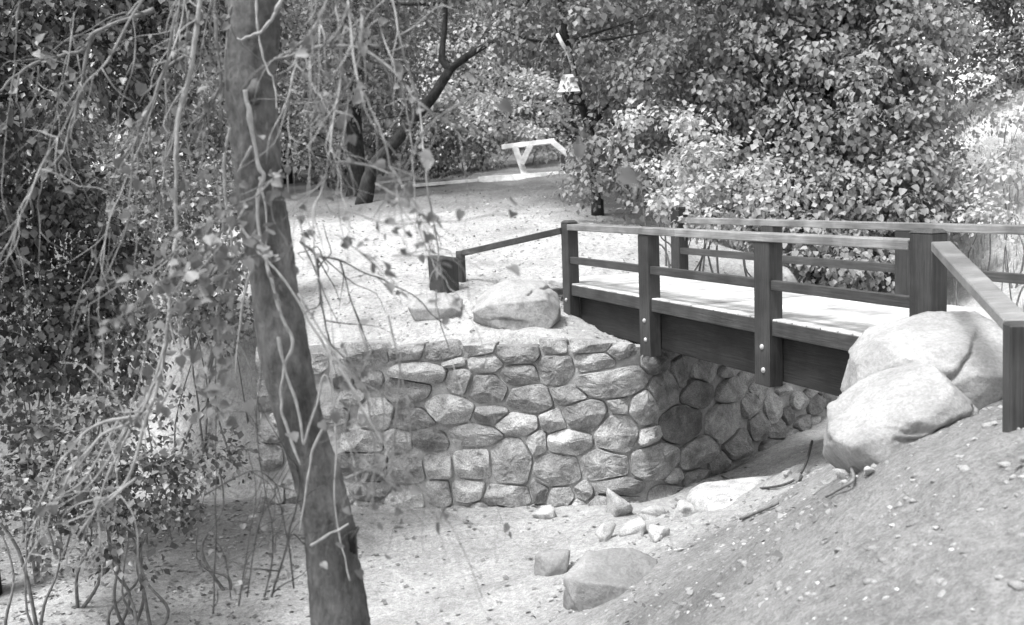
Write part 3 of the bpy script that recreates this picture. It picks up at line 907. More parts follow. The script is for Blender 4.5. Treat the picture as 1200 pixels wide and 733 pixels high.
def tree(name, label, cat, lobes, leaf, mat, dens=7, trunk=None, tmat='bark_dark', limbs=True, seed=1, group=None, kind='far', limb_r=.05, twig=None, **kw):
    """a tree or bush: tapered trunk with limbs running into each lobe, and a crown of leaves"""
    base = np.mean([l[0] for l in lobes], 0); 
    if trunk is not None: base = np.array(trunk[0][0][0])
    else:
        low = min(lobes, key=lambda l: l[0][2] - l[1][2])[0]
        base = np.array([low[0], low[1], 0]); base[2] = gz(base[0], base[1]) - .1
    e = empty(name, base, label, cat, group)
    m = MB(); r_ = np.random.default_rng(seed + 5)
    if trunk is not None:
        for pts, rad in trunk: m.tube(pts, rad, 9, 4, .05)
        src = [np.array(p) for pts, rad in trunk for p in pts[1:]]
    else:
        src = [base]
    if limbs:
        for cen, rad in lobes:
            if trunk is None:
                gx_, gy_ = cen[0] + r_.normal(0, .25) * rad[0], cen[1] + r_.normal(0, .25) * rad[1]
                src = [np.array([gx_, gy_, gz(gx_, gy_) - .1])]
            near = min(src, key=lambda p: np.linalg.norm(p - cen) + max(0, p[2] - cen[2]) * 2)
            nk = 2
            for k in range(nk):
                tip = np.array(cen) + r_.normal(0, .45, 3) * rad
                mid = (near + tip) / 2 + r_.normal(0, .15, 3) * np.linalg.norm(tip - near) * .5
                if cat == 'tree': m.tube([near, mid, tip], [limb_r * r_.uniform(.6, 1), limb_r * .5, limb_r * .15], 6, 5)
                else:
                    lr = min(limb_r, .02); mid2 = (near + mid) / 2 + r_.normal(0, .1, 3)
                    MB().tube([near, mid2, mid, tip], [lr, lr * .8, lr * .5, lr * .2], 6, 5, .05).build('stem', 'twig', e, smooth=True)
    if m.v: m.build('trunk', tmat, e, smooth=True)
    P, A, Nn, S = crown_leaves(lobes, dens, leaf, seed, **kw)
    V, Fc = leaf_cloud(P, A, Nn, S, kind)
    mesh_obj('crown' if cat == 'tree' else 'foliage', V, Fc, mat, e)
    return e

def gbase(px, D):
    """ground point below photo column px at distance D"""
    x_, y_ = (CAM + ray(px, 300) * D)[:2]
    return np.array([x_, y_, gz(x_, y_) - .1])

# --- big ivy-leaved tree right of centre
tree('ivy_tree', 'tall rounded tree hung with broad ivy leaves behind the bridge railings', 'tree',
     [lobe(955, 150, 21.4, 85, 110), lobe(1035, 150, 20.9, 72, 110), lobe(900, 60, 21.9, 95, 85), lobe(1030, 40, 21.4, 85, 75), lobe(965, 240, 20.6, 95, 60), lobe(1050, 245, 20.4, 60, 65),
      lobe(950, 310, 19.6, 75, 36), lobe(1030, 320, 20.0, 50, 40), lobe(960, -60, 21.9, 150, 90), lobe(860, 130, 22.2, 70, 80), lobe(960, 150, 22.9, 140, 160)],
     .12, 'leaf_ivy', dens=17, trunk=[([gbase(960, 21.6), at(955, 250, 21.6), at(965, 120, 21.7), at(975, 0, 21.8)], [.3, .24, .18, .1])], seed=21, kind='mid', per=15, spray=.26, droop=.9, gap=-.02)
# --- pale sprawling bush
tree('pale_bush', 'pale dusty sprawling bush just behind the far bridge railing', 'bush',
     [lobe(800, 178, 17.0, 50, 34), lobe(845, 205, 16.6, 60, 42), lobe(785, 222, 16.5, 42, 32), lobe(890, 228, 16.3, 48, 30), lobe(820, 240, 16.2, 60, 24), lobe(770, 160, 17.4, 40, 36)],
     .10, 'leaf_pale', dens=15, tmat='twig', seed=33, per=14, spray=.2, droop=.6, gap=-.05, limb_r=.025)
# --- overhanging tree at upper centre right
tree('overhanging_tree', 'dark overhanging tree with a leaning trunk, right of the white rails', 'tree',
     [lobe(740, 40, 21, 100, 62), lobe(660, 25, 22, 70, 48), lobe(800, 95, 20.5, 80, 60), lobe(738, 130, 21, 46, 48), lobe(760, 180, 20.5, 50, 52), lobe(702, 190, 20.6, 24, 34), lobe(692, 215, 20.4, 24, 16), lobe(704, 140, 20.2, 20, 42), lobe(730, -60, 21, 140, 70), lobe(612, 40, 22.5, 36, 26), lobe(735,215,20,34,30)],
     .125, 'leaf_mid', dens=10, trunk=[([gbase(702, 21.5), at(698, 190, 21.5), at(690, 150, 21.5), at(678, 110, 21.4), at(664, 50, 21.3), at(655, -10, 21.2)], [.13, .11, .09, .08, .07, .05])], seed=45, per=14, spray=.26, droop=.8, gap=.02)
t_ = bpy.data.objects[[o.name for o in scene.objects if o.name.startswith('overhanging_tree')][0]]
MB().tube([at(653, 40, 20.3), at(659, 52, 20.3), at(667, 66, 20.5), at(676, 100, 21.2)], [.035, .04, .035, .03], 8, 4, .05).build('dead_limb', 'dead_wood', t_, smooth=True)
# --- pale middle bush behind the clearing
tree('rounded_bush', 'pale rounded bush behind the white rails in the middle of the clearing', 'bush',
     [lobe(556, 120, 32, 62, 50), lobe(610, 128, 32.5, 46, 42), lobe(505, 150, 32, 42, 42), lobe(575, 165, 32, 70, 22), lobe(650, 150, 33, 40, 30), lobe(540, 85, 33, 60, 40)],
     .15, 'leaf_pale', dens=7, seed=51, per=12, spray=.3, droop=.4, gap=-.02)
# --- trees along the back of the clearing
back = [(350, 70, 34, 95, 110, 'leaf_far', 'dense dark tree at the back of the clearing, just right of the foreground trunk', 340),
        (455, 45, 38, 95, 85, 'leaf_far', 'tall tree at the back, behind the forked bare limb', 455),
        (600, 20, 40, 110, 75, 'leaf_pale', 'tall pale tree at the back, above the rounded bush', 600),
        (720, 60, 38, 100, 110, 'leaf_mid', 'dark tree far behind the overhanging tree and white rails', 720),
        (230, 60, 30, 110, 110, 'leaf_mid', 'dark tree left of the foreground trunk at the back', 230),
        (840, 40, 34, 120, 120, 'leaf_mid', 'tree far behind the ivy tree and overhanging tree', 840)]
for i, (px, py, D, w, h, mt, lab, tx) in enumerate(back):
    b_ = gbase(tx, D)
    tree('tall_tree', lab, 'tree', [lobe(px, py, D, w, h), lobe(px - w * .5, py + h * .5, D - 1, w * .6, h * .55), lobe(px + w * .5, py + h * .45, D - 1.2, w * .6, h * .55), lobe(px, py - h * .8, D, w * .9, h * .6),
          lobe(px, py + h * .85, D - 1, w * .8, h * .35)],
         .17, mt, dens=4.2, trunk=[([b_, b_ + (0, 0, 2.0), b_ + (.2, 0, 4.5), b_ + (.1, 0, 7)], [.28, .24, .18, .1])], seed=60 + i, group='trees behind the clearing', per=12, spray=.38, droop=.5)
# --- forked dark tree
tk = [([gbase(428, 25), at(436, 200, 25), at(462, 168, 24.8), at(486, 138, 24.6), at(508, 112, 24.4), at(527, 82, 24.2)], [.2, .17, .14, .13, .12, .11]),
      ([at(527, 82, 24.2), at(518, 68, 24.2), at(521, 35, 24.2), at(522, 5, 24.2), at(520, -50, 24.2)], [.09, .08, .06, .05, .04]),
      ([at(527, 82, 24.2), at(548, 66, 24), at(568, 54, 23.8), at(588, 40, 23.6), at(620, 0, 23.4)], [.09, .08, .06, .045, .03])]
tree('forked_tree', 'dark leaning tree whose bare limb forks in two at the clearing edge', 'tree', [lobe(520, -40, 24, 110, 34), lobe(425, 60, 25.5, 50, 60), lobe(400, -20, 25, 110, 50), lobe(452, 100, 26, 36, 40), lobe(620, -30, 23.5, 60, 34)],
     .13, 'leaf_mid', dens=8, trunk=tk, seed=77, per=13, spray=.28, droop=.7)
tk = [([gbase(420, 27), at(418, 190, 27), at(414, 130, 27), at(420, 60, 27), at(418, -20, 27)], [.26, .22, .2, .17, .12])]
tree('straight_tree', 'upright dark trunked tree just left of the forked tree', 'tree', [lobe(400, 110, 27.5, 60, 60), lobe(360, 160, 27, 50, 40), lobe(455, 130, 28, 40, 40), lobe(400, 20, 27, 90, 60)],
     .13, 'leaf_mid', dens=7, trunk=tk, seed=81, per=13, spray=.28)
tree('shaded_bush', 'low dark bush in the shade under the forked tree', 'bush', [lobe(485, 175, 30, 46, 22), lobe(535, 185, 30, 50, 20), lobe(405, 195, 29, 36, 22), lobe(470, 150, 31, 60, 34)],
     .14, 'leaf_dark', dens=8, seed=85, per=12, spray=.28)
# --- left: bank of bushes and the dark hanging tree
tree('leafy_bush', 'small leaved bright bush left of the foreground trunk', 'bush',
     [lobe(215, 170, 15.5, 62, 62), lobe(240, 265, 14.8, 48, 72), lobe(165, 230, 15, 62, 62), lobe(180, 330, 14.4, 70, 55), lobe(262, 350, 14.6, 30, 55), lobe(120, 160, 16, 60, 60), lobe(250,140,16,40,60)],
     .085, 'leaf_bright', dens=32, seed=91, per=16, spray=.2, droop=.5, limb_r=.04, gap=-.3)
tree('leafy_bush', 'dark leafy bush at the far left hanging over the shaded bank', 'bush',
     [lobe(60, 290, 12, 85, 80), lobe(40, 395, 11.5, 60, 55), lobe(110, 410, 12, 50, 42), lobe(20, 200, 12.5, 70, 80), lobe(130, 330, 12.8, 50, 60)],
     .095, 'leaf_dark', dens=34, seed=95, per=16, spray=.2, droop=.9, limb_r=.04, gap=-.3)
tree('glossy_tree', 'dark glossy tree overhanging the top left corner', 'tree',
     [lobe(50, 90, 10.5, 95, 80), lobe(150, 60, 11, 90, 60), lobe(60, -30, 10.5, 140, 70), lobe(220, 10, 11.5, 90, 50), lobe(-60, 150, 10.5, 60, 160)],
     .085, 'leaf_dark', dens=32, trunk=[([gbase(-60, 11), at(-60, 300, 11), at(-30, 120, 11), at(40, 20, 10.8)], [.22, .18, .14, .08])], seed=99, per=16, spray=.2, droop=.8, gap=-.2)
tree('leafy_bush', 'low leafy shrub on the ground at the lower left', 'bush', [lobe(60, 545, 9.9, 75, 50), lobe(150, 575, 9.8, 60, 44), lobe(30, 600, 9, 50, 40), lobe(20, 480, 10, 30, 30), lobe(190, 575, 10, 60, 44), lobe(100, 510, 10.4, 80, 40), lobe(245, 520, 10.8, 36, 50), lobe(120, 625, 9.6, 90, 30)],
     .075, 'leaf_shrub', dens=26, seed=103, per=14, spray=.16, droop=.5, limb_r=.02, gap=.1)
# --- right edge
tree('broadleaf_tree', 'fine leaved tree in the top right corner', 'tree', [lobe(1150, 25, 27, 60, 42), lobe(1200, 60, 26, 60, 50), lobe(1130, -40, 27, 90, 50), lobe(1200, -20, 27, 60, 60), lobe(1120, 70, 28, 30, 40), lobe(1165, 85, 27, 40, 26)],
     .14, 'leaf_far', dens=13, trunk=[([gbase(1205, 27), at(1205, 100, 27), at(1180, 20, 27)], [.2, .16, .1])], tmat='bark', seed=111, per=12, spray=.26, gap=.05)
tree('scrub_bush', 'bush at the right edge above the sunlit slope', 'bush', [lobe(1190, 110, 21, 26, 34), lobe(1195, 160, 19, 28, 30), lobe(1190, 205, 18, 18, 20)], .12, 'leaf_pale', dens=13, seed=115, per=12, spray=.22, limb_r=.02)
tree('scrub_bush', 'low pale scrub on the slope right of the ivy tree', 'bush', [lobe(1110, 215, 20, 34, 30), lobe(1140, 245, 17, 40, 18), lobe(1125, 150, 23, 24, 34), lobe(1150, 185, 20, 26, 20), lobe(1165, 255, 16, 26, 14)], .09, 'leaf_pale', dens=13, seed=117, per=12, spray=.2, limb_r=.02, gap=.05)
# --- far wood on the hill: one mass
Pw, Aw, Nw, Sw = [], [], [], []
lb = []
for i in range(75):
    px = rng.uniform(-250, 1450); D = rng.uniform(42, 58)
    b_ = gbase(px, D); r0 = rng.uniform(2.2, 4)
    lb.append((b_ + np.array([0, 0, r0 * rng.uniform(.5, 2.2)]), np.array([r0, r0 * .8, r0 * 1.1])))
V, Fc = leaf_cloud(*crown_leaves(lb, 1.1, .34, 131, spray=.7, per=11), 'far')
o = mesh_obj('woodland', V, Fc, 'leaf_far'); tag(o, 'far wooded hillside closing the view behind the clearing', None, None, 'stuff')

# dry grass on the right slope, beyond the bridge
def grass_patch(name, label, pts, hgt, seed, mat='grass'):
    r_ = np.random.default_rng(seed); n = len(pts)
    ang = r_.uniform(0, 6.28, n); d = np.stack([np.cos(ang), np.sin(ang), 0 * ang], -1)
    h = hgt * r_.uniform(.5, 1.3, n); w = .006 + .004 * r_.random(n)
    lean = r_.uniform(.1, .7, n)
    base = pts; mid = pts + d * (h * lean * .35)[:, None] + np.stack([0 * h, 0 * h, h * .6], -1); tip = pts + d * (h * lean)[:, None] + np.stack([0 * h, 0 * h, h], -1)
    sd_ = np.stack([-d[:, 1], d[:, 0], 0 * h], -1) * w[:, None]
    V = np.stack([base - sd_, base + sd_, mid + sd_ * .8, mid - sd_ * .8, tip], 1).reshape(-1, 3)
    k = (np.arange(n) * 5)[:, None]
    Fc = np.concatenate([k + np.array([[0, 1, 2]]), k + np.array([[0, 2, 3]]), k + np.array([[3, 2, 4]])])
    o = mesh_obj(name, V, Fc, mat); return tag(o, label, None, None, 'stuff')
def scatter(n, x0, x1, y0, y1, seed, mask=None):
    r_ = np.random.default_rng(seed)
    x = r_.uniform(x0, x1, n); y = r_.uniform(y0, y1, n)
    if mask is not None:
        k = mask(x, y); x, y = x[k], y[k]
    return np.stack([x, y, ground_z(x, y)], -1)
cl = lambda x, y: fbm(np.stack([x * .9, y * .9, x * 0], -1), 3) > -.1
grass_patch('dry_grass', 'dry pale grass over the slope right of the bridge', scatter(26000, 5.0, 15, 9.5, 27, 3, lambda x, y: (wall_dist(x, y)[0] < 1.0) & cl(x, y)), .22, 5)

# ------------------------------------------------------------------ pebbles and dead leaves
def pebble_field(name, label, pts, smin, smax, seed, mat='pebble'):
    V0, F0 = ICO[1]; r_ = np.random.default_rng(seed); n = len(pts)
    s = smin + (smax - smin) * r_.random(n) ** 3
    sc = np.stack([r_.uniform(.7, 1.3, n), r_.uniform(.7, 1.3, n), r_.uniform(.4, .8, n)], -1) * s[:, None]
    ji = np.clip(1 + .3 * r_.normal(0, 1, (n, len(V0))), .4, 1.7)
    V = (pts - np.stack([0 * s, 0 * s, s * .25], -1))[:, None] + V0[None] * sc[:, None] * ji[:, :, None]
    F0 = np.array(F0); Fc = (F0[None] + (np.arange(n) * len(V0))[:, None, None]).reshape(-1, 3)
    o = mesh_obj(name, V.reshape(-1, 3), Fc, mat); return tag(o, label, None, None, 'stuff')
front = lambda x, y: (wall_dist(x, y)[0] < -.15) & (fbm(np.stack([x * 1.3, y * 1.3, x * 0 + 4], -1), 3) + r2.random(len(x)) * .8 > .2)
r2 = np.random.default_rng(17)
pebble_field('pebbles', 'small pebbles strewn over the gully floor and the near bank', scatter(5000, -6, 5, 3.5, 14.5, 31, front), .004, .026, 41)
back_ = lambda x, y: (wall_dist(x, y)[0] > .35) & (((x - .34 * (y - 14.8) * -1) < 99))
pebble_field('pebbles', 'small pebbles strewn over the pale clearing above the wall', scatter(3500, -6, 4, 13.3, 24, 37, back_), .008, .04, 43)
def litter(label, pts, size, seed):
    r_ = np.random.default_rng(seed); n = len(pts)
    nr = unit(np.stack([r_.normal(0, .4, n), r_.normal(0, .4, n), np.ones(n)], -1)); ax = unit(np.stack([r_.normal(0, 1, n), r_.normal(0, 1, n), r_.normal(0, .15, n)], -1))
    V, Fc = leaf_cloud(pts + np.array([0, 0, .012]), ax, nr, size * r_.uniform(.5, 1.3, n), 'far')
    o = mesh_obj('leaf_litter', V, Fc, 'litter'); tag(o, label, None, None, 'stuff')
M['clod'] = stone_mat('earth clod', .2, .28, .36, 12, .25, .01, .2)
pebble_field('clods', 'crumbled clods of earth over the near bank', scatter(3000, .2, 4.6, 3.4, 10.5, 33, lambda x, y: (wall_dist(x, y)[0] < -.3) & (fbm(np.stack([x * 1.7, y * 1.7, x * 0 + 8], -1), 3) + r2.random(len(x)) * .6 > .25)), .006, .04, 47, 'clod')
litter('fallen leaves scattered over the gully floor and left bank', scatter(12000, -10, 3, 5, 14.5, 51, lambda x, y: (wall_dist(x, y)[0] < -.1) & (r2.random(len(x)) < .18 + .82 * sstep(1.0, 4, -x))), .06, 61)
litter('fallen leaves scattered over the clearing above the wall', scatter(3800, -8, 5, 13.4, 26, 53, lambda x, y: wall_dist(x, y)[0] > .3), .05, 63)

# ------------------------------------------------------------------ white rails and shelter far off
def gp(px, D, up=0): 
    b = gbase(px, D); b[2] += .1 + up; return b
D_W = 29.0
wb = gh(640, 206); D_W = float((wb - CAM) @ FWD)
e = empty('white_railing', wb, 'white timber railing with braced legs across the far clearing', 'railing')
def bar(nm, p, q, w, t, mat='wood_white'):
    m = MB(); plank_between(m, p, q, w, t, up=(0, -1, .2)); return m.build(nm, mat, e)
bar('top_rail', at(588, 172.5, D_W), at(650, 165, D_W), .13, .10)
bar('leg', at(603, 171, D_W - .06), at(616, 207, D_W - .06), .16, .08)
bar('leg', at(622, 170, D_W - .15), at(611, 193, D_W - .15), .15, .06)
bar('brace', at(648, 167, D_W - .08), at(674, 188, D_W - .08), .15, .08)
bar('brace', at(672, 170, D_W + .05), at(679, 188, D_W + .05), .12, .08)
bar('post', at(660, 181, D_W + .4), at(660, 203, D_W + .4), .12, .1, 'wood_dark')
m = MB(); plank_between(m, at(470, 219, D_W - .5), at(560, 211.5, D_W - .3), .09, .12, up=(0, -1, .2)); plank_between(m, at(560.5, 211, D_W - .3), at(688, 202.5, D_W), .17, .12, up=(0, -1, .2)); m.build('ground_rail', 'wood_white', e)
# shelter
Ds = 20.8
sb = gp(668, Ds); top = at(664, 89, Ds); eav = at(663, 109, Ds)
e2 = empty('lantern', eav, 'small pale roofed lantern fixed to the leaning trunk among the leaves', 'lantern')
m = MB(); cx, cy, zc = float(eav[0]) + .05, float(eav[1]), float(eav[2])
for k in range(6):
    t0, t1 = k / 6, (k + 1) / 6; h = (top[2] - zc)
    r0, r1 = .225 - .115 * t0, .225 - .115 * t1 - .008
    z0, z1 = zc + h * t0, zc + h * t1 + .008
    q = [(-1, -1), (1, -1), (1, 1), (-1, 1)]
    m.add([(cx + a * r0, cy + b * r0, z0) for a, b in q] + [(cx + a * r1, cy + b * r1, z1) for a, b in q], [(0, 1, 5, 4), (1, 2, 6, 5), (2, 3, 7, 6), (3, 0, 4, 7), (4, 5, 6, 7), (3, 2, 1, 0)])
m.build('roof', 'wood_white', e2)
m = MB(); m.box((cx - .11, cy - .11, zc - .13), (cx + .11, cy + .11, zc - .004)); m.build('lantern_body', 'wood_beam', e2)
MB().tube([(cx, cy, zc - .125), np.array([cx, cy, zc - .2]), at(684, 124, 21.4)], [.018, .018, .018], 6, 3).build('bracket', 'wood_beam', e2, smooth=True)

# ------------------------------------------------------------------ foreground tree, vines and twigs
TD = 4.9
tpx = [(330, -900, 9), (312, -650, 18), (300, -400, 24), (294, -200, 28), (292, -60, 31), (297, 15, 29), (296, 60, 28), (293, 100, 29), (300, 170, 28), (306, 230, 29), (316, 290, 28), (322, 330, 27), (332, 400, 29), (342, 450, 28), (356, 510, 27), (372, 560, 27), (384, 610, 28), (391, 660, 30), (397, 720, 33), (402, 800, 38), (406, 900, 48)]
pts = [at(a, b, TD) for a, b, w in tpx]
rad = [w * TD / F for a, b, w in tpx]
base = np.array([pts[-1][0], pts[-1][1], gz(pts[-1][0], pts[-1][1]) - .1])
pts.append(base + (0, 0, .05)); rad.append(rad[-1] * 1.2)
ft = empty('vine_wrapped_tree', base, 'tall grey barked tree trunk leaning in the left foreground, wound with vines', 'tree')
P_, r_s = spline(pts, rad, 20)
m = MB(); SD = 64; T_ = np.gradient(P_, axis=0); T_ = unit(T_); vs = []
ang = np.linspace(0, 2 * np.pi, SD, endpoint=False); uu = np.array([1.0, 0, 0])
for i in range(len(P_)):
    uu = uu - T_[i] * (uu @ T_[i]); uu /= np.linalg.norm(uu); ww = np.cross(T_[i], uu)
    dirv = np.cos(ang)[:, None] * uu + np.sin(ang)[:, None] * ww
    rr = r_s[i] * (1 + .12 * fbm(dirv * 1.2 + P_[i] * np.array([1, 1, 2.2]), 3) + .07 * fbm(dirv * 4 + P_[i] * np.array([0, 0, 7.0]), 3, .6) + .07 * fbm(dirv * 8 + P_[i] * np.array([0, 0, 26.0]), 3, .6))
    vs.append(P_[i] + dirv * rr[:, None])
fs = [(i * SD + k, i * SD + (k + 1) % SD, (i + 1) * SD + (k + 1) % SD, (i + 1) * SD + k) for i in range(len(P_) - 1) for k in range(SD)]
fs.append(tuple(range(SD))[::-1])
m.add(np.concatenate(vs), [tuple(f[::-1]) for f in fs]); m.build('trunk', 'bark', ft, smooth=True)
CL = [(at(330, -760, TD), np.array([1.1, 1.0, .7])), (at(150, -620, TD + .3), np.array([.8, .8, .5])), (at(520, -640, TD + .2), np.array([.8, .7, .5]))]
for (c_l, r_l), y0 in zip(CL, (-640, -380, -420)):
    st_ = at(306 if y0 < -500 else 298, y0, TD)
    MB().tube([st_, (st_ + c_l) / 2 + (0, 0, -.08), c_l], [.05, .035, .012], 8, 5, .06).build('limb', 'bark', ft, smooth=True)
V, Fc = leaf_cloud(*crown_leaves(CL, 12, .07, 141, spray=.18, per=7, droop=.8), 'mid'); mesh_obj('crown', V, Fc, 'leaf_mid', ft)
m = MB(); m.tube([at(404, 660, TD), at(409, 640, TD - .03), at(413, 628, TD - .05), at(420, 618, TD - .06)], [.05, .035, .022, .008], 8, 5, .08); m.build('broken_stub', 'bark_dark', ft, smooth=True)
m = MB()
m.tube([at(300, 95, TD - .1), at(298, 108, TD - .125), at(301, 120, TD - .1)], [.02, .035, .02], 10, 4, .12); m.build('knot', 'bark', ft, smooth=True)

def strand(name, cat, label, lines, mat, D, group=None, leaves=None, leaf=.05, lmat='leaf_near', seed=1, thick=.72, shoots=.5):
    """bare stems given as photo-pixel polylines (x, y[, distance]) with radii in pixels, plus a few leaves along them"""
    r_ = np.random.default_rng(seed)
    def W3(p): return at(p[0], p[1], p[2] if len(p) > 2 else D)
    b0 = W3(lines[0][0][0])
    e = empty(name, b0, label, cat, group)
    LP = []
    for pl, (ra, rb) in lines:
        m = MB(); n = len(pl)
        P = [W3(p) for p in pl]
        d = np.mean([p[2] if len(p) > 2 else D for p in pl])
        q, rr = spline(P, np.linspace(ra, rb * .6, n) * d / F * thick, 3)
        q = q + r_.normal(0, .0035, q.shape) * np.linspace(.3, 1, len(q))[:, None]
        rr = rr * (1 + .15 * r_.normal(0, 1, len(q)))
        m.tube(q, np.abs(rr), 6, 3)
        q2, r2_ = spline(q, rr, 3); LP.append(q2)
        for k in range(int(shoots * len(q))):
            b = r_.integers(1, len(q2) - 1); tdir = unit(q2[min(b + 1, len(q2) - 1)] - q2[b - 1])
            dr = unit(tdir * .7 + r_.normal(0, .55, 3) + np.array([0, 0, -.15])); ln = r_.uniform(.08, .42)
            pp = [q2[b]]
            for t in range(4):
                dr = unit(dr + r_.normal(0, .28, 3) + np.array([0, 0, -.12])); pp.append(pp[-1] + dr * ln / 4)
            r0 = min(abs(r2_[b]) * .7, .0045)
            m.tube(pp, [r0, r0 * .3], 5, 2); LP.append(np.array(pp))
        m.build('stem', mat, e, smooth=True)
    if leaves:
        q = np.concatenate(LP)
        k = r_.choice(len(q), leaves)
        pos = q[k] + r_.normal(0, leaf * .5, (leaves, 3))
        ax = unit(r_.normal(0, .7, pos.shape) + np.array([0, 0, -.5])); nr = unit(r_.normal(0, .6, pos.shape) + np.array([0, -.5, .7]))
        V, Fc = leaf_cloud(pos, ax, nr, leaf * r_.uniform(.6, 1.3, leaves), 'near')
        mesh_obj('leaves', V, Fc, lmat, e)
    return e
VG = 'vines climbing the foreground trunk'
D1 = TD - .16
strand('climbing_vine', 'vine', 'thickest pale vine running down the middle of the foreground trunk', [([(287, 106), (291, 128), (297, 165), (303, 195), (310, 208), (304, 220), (302, 240), (307, 290), (312, 305), (318, 330), (330, 370), (343, 402), (333, 430), (329, 470), (338, 510), (352, 545)], (3.4, 2.6)),
    ([(304, 208), (308, 225), (312, 260), (311, 300)], (2.2, 1.6))], 'vine', D1, VG, thick=.95, shoots=0, seed=3)
strand('climbing_vine', 'vine', 'pale vine crossing the trunk from upper left to lower right near its middle', [([(278, 260), (292, 280), (307, 300), (325, 318), (345, 345), (368, 385), (390, 420), (412, 455), (430, 490)], (2.6, 2.0)), ([(305, 302), (290, 330), (282, 380), (276, 440)], (2.2, 1.5))], 'vine', D1, VG, thick=.95, shoots=0, seed=5)
strand('climbing_vine', 'vine', 'looping thin vine low on the foreground trunk', [([(326, 395), (336, 440), (350, 480), (356, 520), (362, 500), (372, 475), (380, 440), (390, 470), (394, 520), (392, 580), (400, 640), (412, 680)], (2.3, 1.6)), ([(380, 500), (366, 530), (358, 580), (352, 625)], (2.2, 1.6)), ([(364, 640), (388, 625), (408, 615)], (2, 2))], 'vine', D1, VG, thick=.95, shoots=0, seed=7)
strand('climbing_vine', 'vine', 'short pale vine crossing the top of the foreground trunk', [([(334, -10), (325, 10), (318, 24), (308, 35), (294, 43), (278, 48)], (3.2, 2.6)), ([(300, -20), (301, 20), (304, 50), (311, 78), (321, 100), (324, 130)], (2.0, 1.6))], 'vine', D1, VG, thick=.95, shoots=0, seed=9)
strand('climbing_vine', 'vine', 'thin forked vine on the left edge of the foreground trunk', [([(295, 172), (284, 192), (278, 202)], (2.6, 2)), ([(270, 150), (262, 190), (266, 240), (272, 300), (268, 360)], (2.4, 1.6))], 'vine', D1, VG, thick=.95, shoots=0, seed=11)
HG = 'hanging twigs in front of the clearing'
strand('hanging_twig', 'twig', 'arching pale twig crossing right of the trunk top', [([(322, 70, 4.2), (345, 64, 4.1), (372, 56, 4), (398, 54, 3.9), (420, 56, 3.8), (445, 70, 3.7), (470, 95, 3.6), (490, 120, 3.5), (520, 140, 3.5), (548, 168, 3.5)], (3.0, 2.0)),
    ([(424, 12, 4), (424, 40, 3.9), (420, 70, 3.9), (412, 95, 3.9), (400, 112, 4.0), (375, 128, 4.1), (350, 135, 4.2)], (3.2, 2.2))], 'twig', 3.8, HG, 26, .045, seed=13)
strand('hanging_twig', 'twig', 'long thin twig drooping across the wall with a loop at its end', [([(400, 190, 3.6), (435, 195, 3.6), (470, 215, 3.5), (480, 240, 3.5)], (2.2, 1.2)), ([(395, 430, 3.6), (420, 470, 3.6), (450, 520, 3.5), (500, 580, 3.5), (530, 620, 3.5), (566, 700, 3.5)], (1.8, 1.2)),
    ([(350, 345, 3.8), (400, 430, 3.7), (425, 480, 3.6), (440, 540, 3.6), (425, 600, 3.6)], (2.0, 1.2)), ([(405, 560, 3.6), (450, 545, 3.6), (480, 560, 3.6), (484, 590, 3.6)], (1.4, .9))], 'twig', 3.6, HG, 20, .035, seed=15)
strand('hanging_twig', 'twig', 'long thin twig arching over the clearing towards the white rails', [([(560, 110, 3.3), (590, 118, 3.2), (640, 128, 3.1), (670, 150, 3), (700, 165, 3), (720, 178, 3)], (1.6, 1.2)), ([(560, 110, 3.3), (500, 150, 3.5), (470, 210, 3.6), (440, 250, 3.7)], (1.8, 1.3))], 'twig', 3.2, HG, 10, .05, seed=17)
strand('hanging_twig', 'twig', 'dark drooping twig right of the trunk in front of the pale clearing', [([(352, 283), (365, 294), (372, 300), (392, 303), (430, 320), (480, 345), (520, 380)], (3.0, 1.0)), ([(371, 299), (374, 330), (378, 365), (385, 395), (392, 410)], (3.2, 1.6)), ([(398, 305), (410, 345), (425, 390), (440, 420)], (1.6, 1.0))], 'twig_dark', 4.5, HG, seed=19)
strand('hanging_twig', 'twig', 'thin leafy twigs hanging before the stump and boulder', [([(440, 215, 3.5), (480, 240, 3.4), (500, 265, 3.4), (515, 320, 3.4), (530, 370, 3.4)], (1.3, .9)), ([(400, 245, 3.5), (450, 262, 3.4), (480, 262, 3.4), (560, 255, 3.4), (600, 240, 3.4)], (1.2, .8)), ([(460, 300, 3.5), (490, 300, 3.4), (540, 310, 3.4), (548, 350, 3.4)], (1.2, .8)), ([(395, 275, 3.5), (440, 310, 3.5), (470, 360, 3.5)], (1.2, .8))], 'twig', 3.4, HG, 46, .036, seed=21)
strand('hanging_twig', 'twig', 'fine tangle of twigs in front of the left end of the wall', [([(400 + a, 400 + b, 3.9), (420 + c, 470 + a, 3.9), (440 + b, 560, 3.9), (430 + 2 * a, 610 + b, 3.9)], (1.5, .8)) for a, b, c in [(0, 0, 10), (20, -20, 30), (35, 10, -15), (-10, 20, 5), (55, -30, 60), (10, 40, 45), (70, 15, 40)]]
    + [([(380, 420, 3.9), (440, 430, 3.9), (520, 400, 3.8)], (1.3, .8)), ([(385, 500, 3.9), (450, 490, 3.9), (540, 520, 3.8)], (1.4, .8))], 'twig', 3.9, HG, 70, .03, seed=23)
LG = 'bare branches of the left foreground'
